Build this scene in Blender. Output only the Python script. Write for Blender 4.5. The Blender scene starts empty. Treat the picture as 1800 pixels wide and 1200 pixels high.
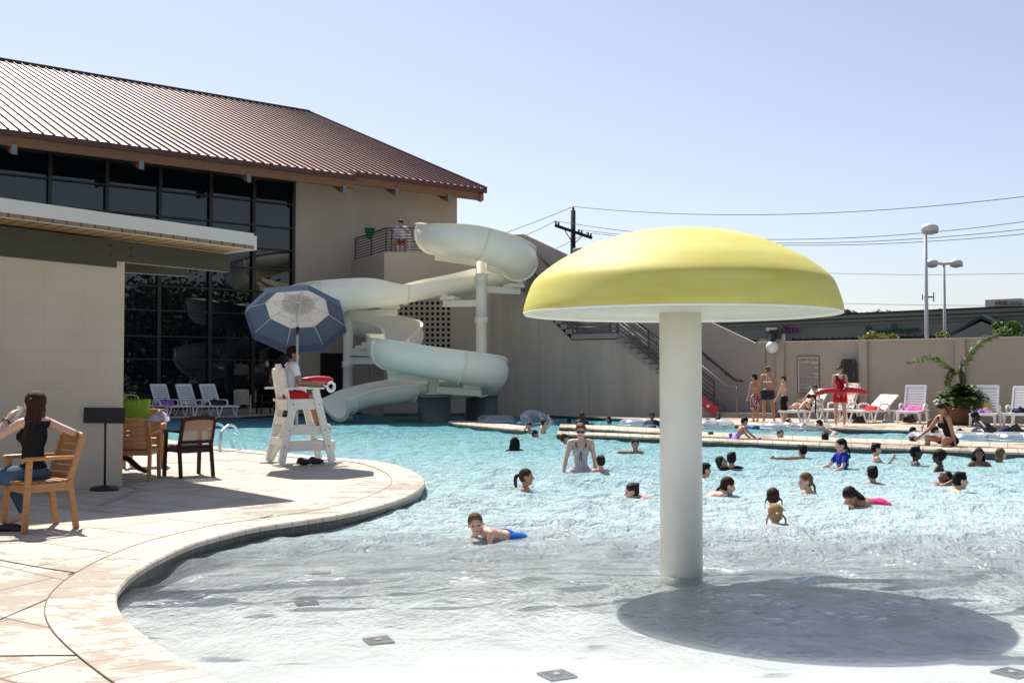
import bpy, bmesh, math, random
import numpy as np
from mathutils import Vector, Matrix, Quaternion
R = math.radians
C = bpy.context.scene.collection
scene = bpy.context.scene
# ------------------------------------------------------------------ camera, sky, sun, exposure
CAMH = 1.52; FPX = 1900.0; PITCH = math.atan(58/1900)
cam = bpy.data.cameras.new('camera'); cam.sensor_width = 36; cam.lens = 38; cam.clip_end = 3000
camo = bpy.data.objects.new('camera', cam); C.objects.link(camo)
camo.location = (0, 0, CAMH); camo.rotation_euler = (R(90)+PITCH, 0, 0)
scene.camera = camo
SUN_EL = R(55); SUN_AZ = R(-24.5)
wd = bpy.data.worlds.new("World"); scene.world = wd; wd.use_nodes = True
nt = wd.node_tree; nt.nodes.clear()
wo = nt.nodes.new('ShaderNodeOutputWorld'); bg = nt.nodes.new('ShaderNodeBackground')
sk = nt.nodes.new('ShaderNodeTexSky'); sk.sky_type = 'NISHITA'; sk.sun_disc = False
sk.sun_elevation = SUN_EL; sk.sun_rotation = SUN_AZ % (2*math.pi)
sk.air_density = 1.0; sk.dust_density = 0.9; sk.ozone_density = 2.2; sk.altitude = 10
bg.inputs['Strength'].default_value = 0.097
hs_ = nt.nodes.new('ShaderNodeHueSaturation'); hs_.inputs['Saturation'].default_value = .76; nt.links.new(sk.outputs[0], hs_.inputs['Color']); tn = nt.nodes.new('ShaderNodeMix'); tn.data_type = 'RGBA'; tn.blend_type = 'MULTIPLY'; tn.inputs[0].default_value = 1; tn.inputs[7].default_value = (1.015, .965, .99, 1); nt.links.new(hs_.outputs[0], tn.inputs[6]); nt.links.new(tn.outputs[2], bg.inputs['Color']); nt.links.new(bg.outputs[0], wo.inputs['Surface'])
sl = bpy.data.lights.new('sun', 'SUN'); sl.energy = 5.0; sl.angle = R(0.5); sl.cycles.is_caustics_light = True; sl.color = (1.0, .955, .88)
so = bpy.data.objects.new('sun', sl); C.objects.link(so)
SUND = Vector((math.sin(SUN_AZ)*math.cos(SUN_EL), math.cos(SUN_AZ)*math.cos(SUN_EL), math.sin(SUN_EL)))
so.rotation_euler = SUND.to_track_quat('Z', 'Y').to_euler(); so.location = (0, 0, 30)
scene.view_settings.view_transform = 'Standard'; scene.view_settings.look = 'None'
scene.view_settings.exposure = 0.57; scene.view_settings.gamma = 1
# survey helpers: the photograph was measured as rays from its camera; they give metric world points
def W(px, py, D):
    f = Vector((0, math.cos(PITCH), math.sin(PITCH))); u = Vector((0, -math.sin(PITCH), math.cos(PITCH)))
    d = f + Vector((1, 0, 0))*((px-900)/FPX) + u*((600-py)/FPX)
    return Vector((0, 0, CAMH)) + d*(D/d.y)
def G(px, py, z=0.12):
    f = Vector((0, math.cos(PITCH), math.sin(PITCH))); u = Vector((0, -math.sin(PITCH), math.cos(PITCH)))
    d = f + Vector((1, 0, 0))*((px-900)/FPX) + u*((600-py)/FPX)
    return Vector((0, 0, CAMH)) + d*((z-CAMH)/d.z)
# ------------------------------------------------------------------ materials
MATS = {}
def newmat(name):
    m = bpy.data.materials.new(name); m.use_nodes = True; m.node_tree.nodes.clear()
    o = m.node_tree.nodes.new('ShaderNodeOutputMaterial'); return m, m.node_tree, o
def N(t, kind, **kw):
    n = t.nodes.new(kind)
    for k, v in kw.items():
        if k in n.inputs: n.inputs[k].default_value = v
        else: setattr(n, k, v)
    return n
def mat(name, col, rough=.6, var=.12, scale=6, bump=.0, bscale=40, metal=0, spec=.5, coat=0, col2=None, thr=None, sub=0, stretch=None):
    """principled with noise variation; col2+thr = blotches of another colour"""
    if name in MATS: return MATS[name]
    m, t, o = newmat(name); L = t.links.new
    p = N(t, 'ShaderNodeBsdfPrincipled', Roughness=rough, Metallic=metal)
    p.inputs['Specular IOR Level'].default_value = spec; p.inputs['Coat Weight'].default_value = coat
    if sub:
        p.inputs['Subsurface Weight'].default_value = sub; p.inputs['Subsurface Radius'].default_value = (.02, .008, .004)
    tc = N(t, 'ShaderNodeTexCoord'); vec = tc.outputs['Object']
    if stretch:
        mp = N(t, 'ShaderNodeMapping'); mp.inputs['Scale'].default_value = stretch; L(vec, mp.inputs[0]); vec = mp.outputs[0]
    n = N(t, 'ShaderNodeTexNoise', Scale=scale, Detail=6.0, Roughness=.6); L(vec, n.inputs['Vector'])
    mr = N(t, 'ShaderNodeMapRange'); mr.inputs['From Min'].default_value = .25; mr.inputs['From Max'].default_value = .75
    mr.inputs['To Min'].default_value = 1-var; mr.inputs['To Max'].default_value = 1+var
    L(n.outputs['Fac'], mr.inputs['Value'])
    src = None
    if col2 is not None:
        n2 = N(t, 'ShaderNodeTexNoise', Scale=scale*.7, Detail=8.0, Roughness=.7); L(vec, n2.inputs['Vector'])
        r = N(t, 'ShaderNodeMapRange'); r.inputs['From Min'].default_value = thr; r.inputs['From Max'].default_value = thr+.06
        L(n2.outputs['Fac'], r.inputs['Value'])
        mx0 = N(t, 'ShaderNodeMix', data_type='RGBA'); mx0.inputs[6].default_value = (*col, 1); mx0.inputs[7].default_value = (*col2, 1)
        L(r.outputs[0], mx0.inputs[0]); src = mx0.outputs[2]
    mx = N(t, 'ShaderNodeVectorMath', operation='SCALE')
    if src is None: mx.inputs[0].default_value = col
    else: L(src, mx.inputs[0])
    L(mr.outputs[0], mx.inputs['Scale']); L(mx.outputs[0], p.inputs['Base Color'])
    if bump:
        nb = N(t, 'ShaderNodeTexNoise', Scale=bscale, Detail=4.0); L(vec, nb.inputs['Vector'])
        b = N(t, 'ShaderNodeBump', Strength=bump, Distance=.01); L(nb.outputs['Fac'], b.inputs['Height']); L(b.outputs[0], p.inputs['Normal'])
    L(p.outputs[0], o.inputs['Surface']); MATS[name] = m; return m
def linemix(t, vec, base_out, line_col, w, h, mortar, rot=0, off=.5, squash=1, useuv=False, strength=1.0):
    """brick joints laid over a colour"""
    L = t.links.new
    if isinstance(rot, tuple) and rot[0] and rot[2]:
        m_ = N(t, 'ShaderNodeMapping'); m_.inputs['Rotation'].default_value = (0, 0, -rot[2]); L(vec, m_.inputs[0]); vec = m_.outputs[0]; rot = (rot[0], 0, 0)
    mp = N(t, 'ShaderNodeMapping'); mp.inputs['Rotation'].default_value = rot if isinstance(rot, tuple) else (0, 0, rot); L(vec, mp.inputs[0])
    bt = N(t, 'ShaderNodeTexBrick', Scale=1.0, offset=off); bt.inputs['Mortar Size'].default_value = mortar
    bt.inputs['Brick Width'].default_value = w; bt.inputs['Row Height'].default_value = h
    bt.inputs['Mortar Smooth'].default_value = .1
    L(mp.outputs[0], bt.inputs['Vector'])
    ml = N(t, 'ShaderNodeMath', operation='MULTIPLY'); ml.inputs[1].default_value = strength; L(bt.outputs['Fac'], ml.inputs[0])
    mx = N(t, 'ShaderNodeMix', data_type='RGBA'); mx.inputs[7].default_value = (*line_col, 1)
    L(ml.outputs[0], mx.inputs[0]); L(base_out, mx.inputs[6]); return mx.outputs[2], bt.outputs['Fac'], bt
def blockmat(name, col, w, h, rot, lcol, mortar=.006, rough=.9, var=.06, useuv=False, bump=.3, scale=1.2, off=.5, strength=1.0, spec=.3, col2=None, thr=.55, streak=False):
    m, t, o = newmat(name); L = t.links.new
    p = N(t, 'ShaderNodeBsdfPrincipled', Roughness=rough); p.inputs['Specular IOR Level'].default_value = spec
    tc = N(t, 'ShaderNodeTexCoord'); vec = tc.outputs['UV'] if useuv else tc.outputs['Object']
    n = N(t, 'ShaderNodeTexNoise', Scale=scale, Detail=8.0, Roughness=.65)
    if streak:
        mpn = N(t, 'ShaderNodeMapping'); mpn.inputs['Scale'].default_value = (1, 1, .12); L(tc.outputs['Object'], mpn.inputs[0]); L(mpn.outputs[0], n.inputs['Vector'])
    else: L(tc.outputs['Object'], n.inputs['Vector'])
    mr = N(t, 'ShaderNodeMapRange'); mr.inputs['From Min'].default_value = .3; mr.inputs['From Max'].default_value = .7
    mr.inputs['To Min'].default_value = 1-var; mr.inputs['To Max'].default_value = 1+var; L(n.outputs['Fac'], mr.inputs['Value'])
    mx = N(t, 'ShaderNodeVectorMath', operation='SCALE'); mx.inputs[0].default_value = col; L(mr.outputs[0], mx.inputs['Scale'])
    src = mx.outputs[0]
    if col2 is not None:
        n2 = N(t, 'ShaderNodeTexNoise', Scale=5.5, Detail=9.0, Roughness=.7)
        mp2 = N(t, 'ShaderNodeMapping'); mp2.inputs['Scale'].default_value = (.55, 1.0, 1); mp2.inputs['Rotation'].default_value = (0, 0, .3)
        L(tc.outputs['Object'], mp2.inputs[0]); L(mp2.outputs[0], n2.inputs['Vector'])
        n3 = N(t, 'ShaderNodeTexNoise', Scale=.5, Detail=2.0); L(tc.outputs['Object'], n3.inputs['Vector'])
        ad = N(t, 'ShaderNodeMath', operation='MULTIPLY_ADD'); ad.inputs[1].default_value = .6; L(n3.outputs['Fac'], ad.inputs[0]); L(n2.outputs['Fac'], ad.inputs[2])
        r = N(t, 'ShaderNodeMapRange'); r.inputs['From Min'].default_value = thr+.3; r.inputs['From Max'].default_value = thr+.33; L(ad.outputs[0], r.inputs['Value'])
        m0 = N(t, 'ShaderNodeMix', data_type='RGBA'); m0.inputs[7].default_value = (*col2, 1); L(r.outputs[0], m0.inputs[0]); L(src, m0.inputs[6]); src = m0.outputs[2]
        rr = N(t, 'ShaderNodeMapRange'); rr.inputs['To Min'].default_value = rough; rr.inputs['To Max'].default_value = .35; L(r.outputs[0], rr.inputs['Value']); L(rr.outputs[0], p.inputs['Roughness'])
    c, f, bt = linemix(t, vec, src, lcol, w, h, mortar, rot, off, strength=strength)
    L(c, p.inputs['Base Color'])
    nb = N(t, 'ShaderNodeTexNoise', Scale=55.0, Detail=4.0); L(tc.outputs['Object'], nb.inputs['Vector'])
    sb = N(t, 'ShaderNodeMath', operation='SUBTRACT'); L(nb.outputs['Fac'], sb.inputs[0]); L(f, sb.inputs[1])
    b = N(t, 'ShaderNodeBump', Strength=bump, Distance=.006); L(sb.outputs[0], b.inputs['Height']); L(b.outputs[0], p.inputs['Normal'])
    L(p.outputs[0], o.inputs['Surface']); MATS[name] = m; return m
# ------------------------------------------------------------------ mesh building
class MB:
    def __init__(s): s.v = []; s.f = []; s.uv = None; s.sm = []
    def add(s, vs, fs, smooth=False):
        o = len(s.v); s.v += [tuple(x) for x in vs]; s.f += [tuple(i+o for i in f) for f in fs]; s.sm += [smooth]*len(fs); return s
    def box(s, c, d, rot=None, taper=1):
        x, y, z = d[0]/2, d[1]/2, d[2]/2; vs = []
        for k in (-1, 1):
            tp = 1 if k < 0 else taper
            for a, b in ((-1, -1), (1, -1), (1, 1), (-1, 1)):
                p = Vector((a*x*tp, b*y*tp, k*z))
                if rot is not None: p = rot @ p
                vs.append(p+Vector(c))
        return s.add(vs, [(3, 2, 1, 0), (4, 5, 6, 7), (0, 1, 5, 4), (1, 2, 6, 5), (2, 3, 7, 6), (3, 0, 4, 7)])
    def beam(s, a, b, w, h, up=(0, 0, 1)):
        a = Vector(a); b = Vector(b); t = (b-a); l = t.length; t.normalize(); up = Vector(up)
        sd = t.cross(up)
        if sd.length < 1e-4: sd = t.cross(Vector((1, 0, 0)))
        sd.normalize(); u = sd.cross(t)
        m = Matrix((sd, t, u)).transposed()
        return s.box((a+b)/2, (w, l, h), m)
    def prism(s, pts, z0, z1):
        n = len(pts); vs = [(p[0], p[1], z0) for p in pts]+[(p[0], p[1], z1) for p in pts]
        fs = [tuple(range(n-1, -1, -1)), tuple(range(n, 2*n))]+[(i, (i+1) % n, n+(i+1) % n, n+i) for i in range(n)]
        return s.add(vs, fs)
    def extr(s, pts, d):
        d = Vector(d); n = len(pts); vs = [Vector(p) for p in pts]+[Vector(p)+d for p in pts]
        fs = [tuple(range(n-1, -1, -1)), tuple(range(n, 2*n))]+[(i, (i+1) % n, n+(i+1) % n, n+i) for i in range(n)]
        return s.add(vs, fs)
    def tube(s, path, r, seg=8, closed=False, cap=True, sq=None):
        path = [Vector(p) for p in path]; n = len(path); rs = r if isinstance(r, (list, tuple)) else [r]*n
        vs = []; prev = None
        for i, p in enumerate(path):
            if closed: t = path[(i+1) % n]-path[i-1]
            else: t = path[min(i+1, n-1)]-path[max(i-1, 0)]
            if t.length < 1e-9: t = Vector((0, 0, 1))
            t.normalize()
            if prev is None:
                a = Vector((0, 0, 1)) if abs(t.z) < .9 else Vector((0, 1, 0)); x = t.cross(a).normalized()
            else: x = (prev-t*prev.dot(t)).normalized()
            prev = x; y = t.cross(x)
            for k in range(seg):
                an = 2*math.pi*k/seg; cx, cy = math.cos(an), math.sin(an)
                if sq: cx *= sq[0]; cy *= sq[1]
                vs.append(p+(x*cx+y*cy)*rs[i])
        fs = []
        m = n if closed else n-1
        for i in range(m):
            j = (i+1) % n
            for k in range(seg):
                k2 = (k+1) % seg; fs.append((i*seg+k, i*seg+k2, j*seg+k2, j*seg+k))
        if cap and not closed:
            fs.append(tuple(range(seg-1, -1, -1))); fs.append(tuple((n-1)*seg+k for k in range(seg)))
        return s.add(vs, fs, True)
    def lathe(s, prof, c=(0, 0, 0), seg=32, axis=None, cap=True):
        c = Vector(c); q = Vector((0, 0, 1)).rotation_difference(Vector(axis)) if axis else None
        vs = []; 
        for r, z in prof:
            for k in range(seg):
                a = 2*math.pi*k/seg; p = Vector((r*math.cos(a), r*math.sin(a), z))
                vs.append(c+(q @ p if q else p))
        fs = []
        for i in range(len(prof)-1):
            for k in range(seg):
                k2 = (k+1) % seg; fs.append((i*seg+k, i*seg+k2, (i+1)*seg+k2, (i+1)*seg+k))
        if cap and prof[0][0] > 1e-5: fs.append(tuple(range(seg-1, -1, -1)))
        if cap and prof[-1][0] > 1e-5: fs.append(tuple((len(prof)-1)*seg+k for k in range(seg)))
        return s.add(vs, fs, True)
    def ell(s, c, r, rot=None, seg=14, rings=9):
        c = Vector(c); vs = []
        for i in range(rings+1):
            ph = math.pi*i/rings
            for k in range(seg):
                a = 2*math.pi*k/seg
                p = Vector((r[0]*math.sin(ph)*math.cos(a), r[1]*math.sin(ph)*math.sin(a), -r[2]*math.cos(ph)))
                if rot is not None: p = rot @ p
                vs.append(c+p)
        fs = [(i*seg+k, i*seg+(k+1) % seg, (i+1)*seg+(k+1) % seg, (i+1)*seg+k) for i in range(rings) for k in range(seg)]
        return s.add(vs, fs, True)
    def torus(s, c, R_, r, rot=None, seg=40, ss=12):
        path = []
        for k in range(seg):
            a = 2*math.pi*k/seg; p = Vector((R_*math.cos(a), R_*math.sin(a), 0))
            if rot is not None: p = rot @ p
            path.append(Vector(c)+p)
        return s.tube(path, r, ss, closed=True)
    def build(s, name, m, parent=None, loc=None, bevel=0, merge=True):
        me = bpy.data.meshes.new(name); me.from_pydata(s.v, [], s.f)
        for p, sm in zip(me.polygons, s.sm): p.use_smooth = sm
        if merge:
            bm = bmesh.new(); bm.from_mesh(me); bmesh.ops.remove_doubles(bm, verts=bm.verts, dist=1e-6)
            bmesh.ops.dissolve_degenerate(bm, edges=bm.edges, dist=1e-7); bmesh.ops.recalc_face_normals(bm, faces=bm.faces)
            bm.to_mesh(me); bm.free()
        me.materials.append(m); o = bpy.data.objects.new(name, me); C.objects.link(o)
        if loc is not None: o.location = loc
        if parent is not None: o.parent = parent
        if bevel:
            b = o.modifiers.new('bevel', 'BEVEL'); b.width = bevel; b.segments = 2; b.limit_method = 'ANGLE'
        return o
def tag(o, label=None, cat=None, group=None, kind=None):
    if label:
        o['label'] = label
        if len(label.split()) > 16: print('LONG', len(label.split()), label)
    if cat: o['category'] = cat
    if group: o['group'] = group
    if kind: o['kind'] = kind
    return o
def empty(name, loc=(0, 0, 0), rz=0, label=None, cat=None, group=None):
    o = bpy.data.objects.new(name, None); C.objects.link(o); o.location = loc; o.rotation_euler = (0, 0, rz); o.empty_display_size = .1
    return tag(o, label, cat, group)
def copy_tree(o, parent=None):
    c = o.copy(); C.objects.link(c)
    if parent is not None: c.parent = parent
    for ch in [x for x in bpy.data.objects if x.parent == o]: copy_tree(ch, c)
    return c
def S(name, mb, m, **k): return tag(mb.build(name, m, **k), kind='structure')
def rotz(a): return Matrix.Rotation(a, 3, 'Z')
def text(name, body, size, m, origin, xdir, parent=None, ext=.01, align='LEFT', updir=(0, 0, 1)):
    cu = bpy.data.curves.new(name, 'FONT'); cu.body = body; cu.size = size; cu.extrude = ext; cu.align_x = align
    cu.materials.append(m); dg = bpy.context.evaluated_depsgraph_get(); o0 = bpy.data.objects.new(name, cu); C.objects.link(o0); bpy.context.view_layer.update(); dg = bpy.context.evaluated_depsgraph_get(); me = bpy.data.meshes.new_from_object(o0.evaluated_get(dg)); bpy.data.objects.remove(o0); o = bpy.data.objects.new(name, me); C.objects.link(o)
    x = Vector(xdir).normalized(); y = Vector(updir); z = x.cross(y).normalized()
    o.matrix_world = Matrix.Translation(origin) @ Matrix((x, y, z)).transposed().to_4x4()
    if parent is not None: o.parent = parent; o.matrix_parent_inverse = parent.matrix_basis.inverted()
    return o
def crv(pts, n=8):
    """catmull-rom through points of any dimension"""
    P = [np.array(p, float) for p in pts]; P = [2*P[0]-P[1]]+P+[2*P[-1]-P[-2]]; out = []
    for i in range(1, len(P)-2):
        for k in range(n):
            t = k/n; a, b, c, d = P[i-1:i+3]
            out.append(.5*((2*b)+(-a+c)*t+(2*a-5*b+4*c-d)*t*t+(-a+3*b-3*c+d)*t**3))
    out.append(P[-2]); return out
# ------------------------------------------------------------------ palette
M_wall = blockmat('warm stucco block wall', (.44, .375, .30), .9, .45, (R(90), 0, 0), (.25, .215, .18), .004, streak=True, var=.07)
M_white = mat('white powder paint', (.78, .78, .76), .4, .05, 3)
M_plastic = mat('white resin plastic', (.80, .79, .77), .38, .05, 8)
M_dark = mat('dark bronze metal', (.045, .04, .036), .45, .15, 8, metal=.3)
M_black = mat('black plastic', (.012, .012, .013), .45, .2, 10)
M_chrome = mat('brushed stainless steel', (.75, .75, .74), .16, .05, 20, metal=1)
M_teak = mat('honey coloured timber', (.42, .20, .075), .42, .22, 4, bump=.15, bscale=30, stretch=(1, 1, 8))
M_maroon = mat('dark maroon resin', (.035, .007, .006), .45, .15, 6, spec=.25)
M_olive = mat('olive painted steel', (.052, .05, .034), .55, .12, 2)
M_red = mat('red vinyl', (.52, .015, .03), .4, .08, 5)
M_tile = blockmat('dark slate pool tile', (.055, .062, .06), .15, .15, (R(90), 0, 0), (.10, .105, .10), .006, rough=.25, var=.45, scale=7, off=0, spec=.5)
M_plaster = mat('white pool plaster', (.54, .55, .53), .8, .08, 2.2)
def skin(n, c): return mat('skin '+n, c, .5, .06, 9, spec=.4, sub=.08)
SK = {'fair': skin('fair', (.60, .36, .27)), 'tan': skin('tan', (.42, .22, .14)), 'brown': skin('brown', (.20, .095, .06)), 'dark': skin('dark', (.055, .027, .02))}
def hairm(n, c): return mat('hair '+n, c, .6, .35, 30, bump=.6, bscale=60, spec=.22, stretch=(5, 5, .5))
HR = {'brown': hairm('brown', (.06, .027, .014)), 'dark': hairm('dark', (.018, .010, .008)), 'black': hairm('black', (.006, .005, .005)),
      'blond': hairm('blond', (.34, .21, .10)), 'auburn': hairm('auburn', (.032, .010, .007)), 'light': hairm('light brown', (.15, .08, .04))}
def cl(n, c, r=.85, **k):
    k.setdefault('spec', .18); return mat('cloth '+n, c, r, .10, 12, bump=.3, bscale=25, **k)
# ------------------------------------------------------------------ figures
def V(*a): return Vector(a)
def fbasis(fwd, up):
    z = Vector(up).normalized(); y = Vector(fwd); y = (y-z*y.dot(z)).normalized(); x = y.cross(z)
    return Matrix((x, y, z)).transposed()
class Prims:
    def __init__(s): s.p = []
    def cap(s, a, b, ra, rb, tg): s.p.append(('c', Vector(a), Vector(b), ra, rb, tg))
    def ell(s, c, r, rot, tg): s.p.append(('e', Vector(c), Vector(r), rot, None, tg))
    def mesh(s, vox, smooth=4, sf=.5):
        mb = MB()
        for p in s.p:
            if p[0] == 'c':
                _, a, b, ra, rb, _t = p; t = (b-a); l = t.length
                if l < 1e-5: t = V(0, 0, 1)
                t = t.normalized(); path = []; rs = []
                for k in (-.98, -.85, -.5, 0): path.append(a+t*ra*k); rs.append(ra*math.sqrt(1-k*k))
                for k in (0, .5, .85, .98): path.append(b+t*rb*k); rs.append(rb*math.sqrt(1-k*k))
                mb.tube(path, rs, 12)
            else: mb.ell(p[1], p[2], p[3], 16, 10)
        me = bpy.data.meshes.new('tmp'); me.from_pydata(mb.v, [], mb.f)
        bm = bmesh.new(); bm.from_mesh(me); bmesh.ops.recalc_face_normals(bm, faces=bm.faces); bm.to_mesh(me); bm.free()
        o = bpy.data.objects.new('tmp', me); C.objects.link(o)
        r = o.modifiers.new('r', 'REMESH'); r.mode = 'VOXEL'; r.voxel_size = vox; r.use_smooth_shade = True
        sm = o.modifiers.new('s', 'SMOOTH'); sm.factor = sf; sm.iterations = smooth
        dg = bpy.context.evaluated_depsgraph_get(); out = bpy.data.meshes.new_from_object(o.evaluated_get(dg))
        bpy.data.objects.remove(o); bpy.data.meshes.remove(me); return out
    def classify(s, P):
        D = []; T = []
        for p in s.p:
            if p[0] == 'c':
                a = np.array(p[1]); b = np.array(p[2]); ab = b-a; l2 = max(ab@ab, 1e-9)
                t = np.clip(((P-a)@ab)/l2, 0, 1); d = np.linalg.norm(P-(a+t[:, None]*ab), axis=1)-(p[3]+(p[4]-p[3])*t)
            else:
                q = P-np.array(p[1]); 
                if p[3] is not None: q = q@np.array(p[3])
                r = np.array(p[2]); d = (np.linalg.norm(q/r, axis=1)-1)*r.min(); t = np.zeros(len(P))
            D.append(d); T.append(t)
        D = np.array(D); i = D.argmin(0); return [s.p[k][5] for k in i], np.array(T)[i, np.arange(len(P))]
DN = (0, 0, -1)
def person(label, place, yaw, H=1.25, hr=.158, tone='fair', girth=1.0, spine=(0, .05, 1), twist=0, head=(0, 0), roll=0,
           armL=((-.25, .05, -1), (-.05, .3, -1)), armR=((.25, .05, -1), (.05, .3, -1)), legL=((-.06, .03, -1), (0, -.05, -1)), legR=((.06, .03, -1), (0, -.05, -1)),
           wear=(), hair='short', hairc='brown', vox=.012, eyes=True, glasses=None, name='person', group=None, curl=.5, fem=False, extra=None, roothip=(1, 0, 0), feetpt=None, footdir=None):
    P = Prims(); g = girth; sp = Vector(spine).normalized()
    hipx = rotz(twist) @ V(1, 0, 0); hipx0 = V(1, 0, 0)
    fw = rotz(twist) @ V(0, 1, 0); TB = fbasis(fw, sp)          # torso basis
    if abs(sp.dot(fw.normalized())) > .97: TB = fbasis(V(0, 0, -1), sp)
    L = (.48-hr-.035)*H; hs = hr*H/.23
    def T(x, y, z): return TB @ V(x, y, z)
    hw = .052*H*g*(1.08 if fem else 1); sw = .105*H*g*(.92 if fem else 1)
    P.ell(T(0, -.004*H, .015*H), (.088*H*g, .062*H*g, .075*H), TB, 'pelvis')
    P.ell(T(0, 0, L*.38), (.068*H*g*(.93 if fem else 1), .05*H*g, L*.34), TB, 'belly')
    P.ell(T(0, 0, L*.70), (.082*H*g, .056*H*g, L*.33), TB, 'chest')
    if fem:
        for sx in (-1, 1): P.ell(T(sx*.04*H*g, .045*H*g, L*.68), (.033*H*g, .03*H*g, .036*H*g), TB, 'chest')
    P.cap(T(-sw*.8, -.004*H, L*.94), T(sw*.8, -.004*H, L*.94), .034*H*g, .034*H*g, 'shoulder')
    nk = T(0, -.004*H, L*.97); 
    HBf = rotz(R(head[0])) @ V(0, 1, 0)
    hup = (sp*.35+V(0, 0, 1)).normalized() if sp.z > -.2 else V(0, 0, 1)
    HB = fbasis(HBf, hup) @ Matrix.Rotation(R(head[1]), 3, 'X') @ Matrix.Rotation(R(roll), 3, 'Y')
    hc = T(0, 0, L)+(hup*.55+sp*.45)*(.027*H+hr*H*.48)+HB @ V(0, .012, 0)*hs
    def Hd(x, y, z): return hc+HB @ (V(x, y, z)*hs)
    P.cap(nk, Hd(0, -.02, -.05), .033*H*g**.5, .047*hs, 'neck')
    P.ell(Hd(0, -.012, .022), (.075*hs, .091*hs, .093*hs), HB, 'head')
    P.ell(Hd(0, .026, -.035), (.056*hs, .058*hs, .078*hs), HB, 'head')
    P.ell(Hd(0, .06, -.088), (.026*hs, .024*hs, .02*hs), HB, 'head')
    P.cap(Hd(0, .083, .008), Hd(0, .097, -.022), .008*hs, .013*hs, 'head')
    for sx in (-1, 1):
        P.ell(Hd(sx*.077, -.008, -.008), (.010*hs, .019*hs, .031*hs), HB, 'head')
        P.ell(Hd(sx*.035, .045, -.03), (.022*hs, .026*hs, .022*hs), HB, 'head')
    J = {'head': hc, 'neck': nk}
    for sx, arm in ((-1, armL), (1, armR)):
        s0 = T(sx*sw, 0, L*.93); ud = Vector(arm[0]).normalized(); fd = Vector(arm[1]).normalized()
        el = s0+ud*.165*H; wr = el+fd*.145*H
        P.cap(s0, s0+ud*.06*H, .031*H*g, .027*H*g, 'arm'+('L' if sx < 0 else 'R')+'u0')
        P.cap(s0, el, .029*H*g, .0215*H*g, 'armu')
        P.cap(el, el+fd*.05*H, .0215*H*g, .0225*H*g, 'armf'); P.cap(el+fd*.05*H, wr, .0225*H*g, .0145*H*g, 'armf')
        # hand: palm, four fingers of unequal length, thumb from the palm's side
        hn = Vector(arm[2]).normalized() if len(arm) > 2 else (fd.cross(V(0, 0, 1)) if abs(fd.z) < .9 else fd.cross(V(0, 1, 0))).normalized()*sx
        side = hn.cross(fd).normalized()
        hd = Vector(arm[3]).normalized() if len(arm) > 3 else fd
        side = (side-hd*side.dot(hd)).normalized(); pn = hd.cross(side)
        hl = .1*H; pw = .019*H
        P.ell(wr+hd*hl*.27, (.021*H, .0125*H, .028*H), Matrix((side, pn, hd)).transposed(), 'hand')
        fr = max(.0052*H, .0075 if vox > .009 else .0048*H)
        cu = curl
        for i, (o_, ln) in enumerate(((-1, .40), (-.35, .47), (.3, .44), (.92, .35))):
            b = wr+hd*hl*.45+side*o_*pw*.8; d1 = (hd+pn*cu*.5).normalized(); d2 = (hd+pn*cu*1.6).normalized()
            m_ = b+d1*hl*ln*.55; P.cap(b, m_, fr*1.05, fr, 'hand'); P.cap(m_, m_+d2*hl*ln*.55, fr, fr*.8, 'hand')
        b = wr+hd*hl*.16-side*pw*.8; td = (hd*.8-side*.8+pn*.3).normalized(); m_ = b+td*hl*.25
        P.cap(b, m_, fr*1.3, fr*1.1, 'hand'); P.cap(m_, m_+(hd+pn*cu*.6-side*.2).normalized()*hl*.24, fr*1.1, fr*.85, 'hand')
        J['wr'+('L' if sx < 0 else 'R')] = wr+hd*hl*.3; J['el'+('L' if sx < 0 else 'R')] = el; J['sh'+('L' if sx < 0 else 'R')] = s0
    low = []
    for sx, leg in ((-1, legL), (1, legR)):
        h0 = V(sx*hw, 0, -.01*H); td = Vector(leg[0]).normalized(); cd = Vector(leg[1]).normalized()
        kn = h0+td*.245*H; an = kn+cd*.235*H
        P.cap(h0, h0+td*.1*H, .056*H*g, .051*H*g, 'thigh0'); P.cap(h0+td*.02*H, kn, .052*H*g, .033*H*g, 'thigh')
        P.cap(kn, kn+cd*.075*H-Vector((0, 1, 0))*.006*H, .032*H*g, .034*H*g, 'calf'); P.cap(kn+cd*.075*H, an, .033*H*g, .0195*H*g, 'calf')
        fdv = Vector(leg[2]).normalized() if len(leg) > 2 else (V(0, 1, 0)-cd*cd.y*.9).normalized() if abs(cd.y) < .8 else V(0, 0, 1)
        if len(leg) <= 2 and cd.z < -.7: fdv = V(sx*.15, 1, -.12).normalized()
        he = an+cd*.018*H-fdv*.015*H
        P.cap(he, he+fdv*.06*H, .019*H, .022*H, 'foot'); P.cap(he+fdv*.06*H, he+fdv*.115*H, .022*H, .014*H, 'foot'); 
        for k_ in range(3):
            sd_ = fdv.cross(V(0, 0, 1)) if abs(fdv.z) < .8 else V(1, 0, 0)
            P.cap(he+fdv*.1*H+sd_*(k_-1)*.011*H, he+fdv*(.135-.006*abs(k_-.6))*H+sd_*(k_-1)*.013*H, .009*H, .008*H, 'foot')
        low.append(he.z-.019*H); J['kn'+('L' if sx < 0 else 'R')] = kn; J['an'+('L' if sx < 0 else 'R')] = an
    me = P.mesh(vox, 3 if vox > .009 else 4); me.name = 'person_body'; me.materials.clear(); me.materials.append(SK[tone])
    o = bpy.data.objects.new(name, me); C.objects.link(o)
    rz = rotz(R(yaw)); kind = place[0]
    if kind == 'head': hw_ = W(*place[1:4]); loc = hw_-rz @ hc
    elif kind == 'feet': gp = G(place[1], place[2], place[3]); loc = V(gp.x, gp.y, place[3]-min(low))
    elif kind == 'hip': loc = Vector(place[1])
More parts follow.
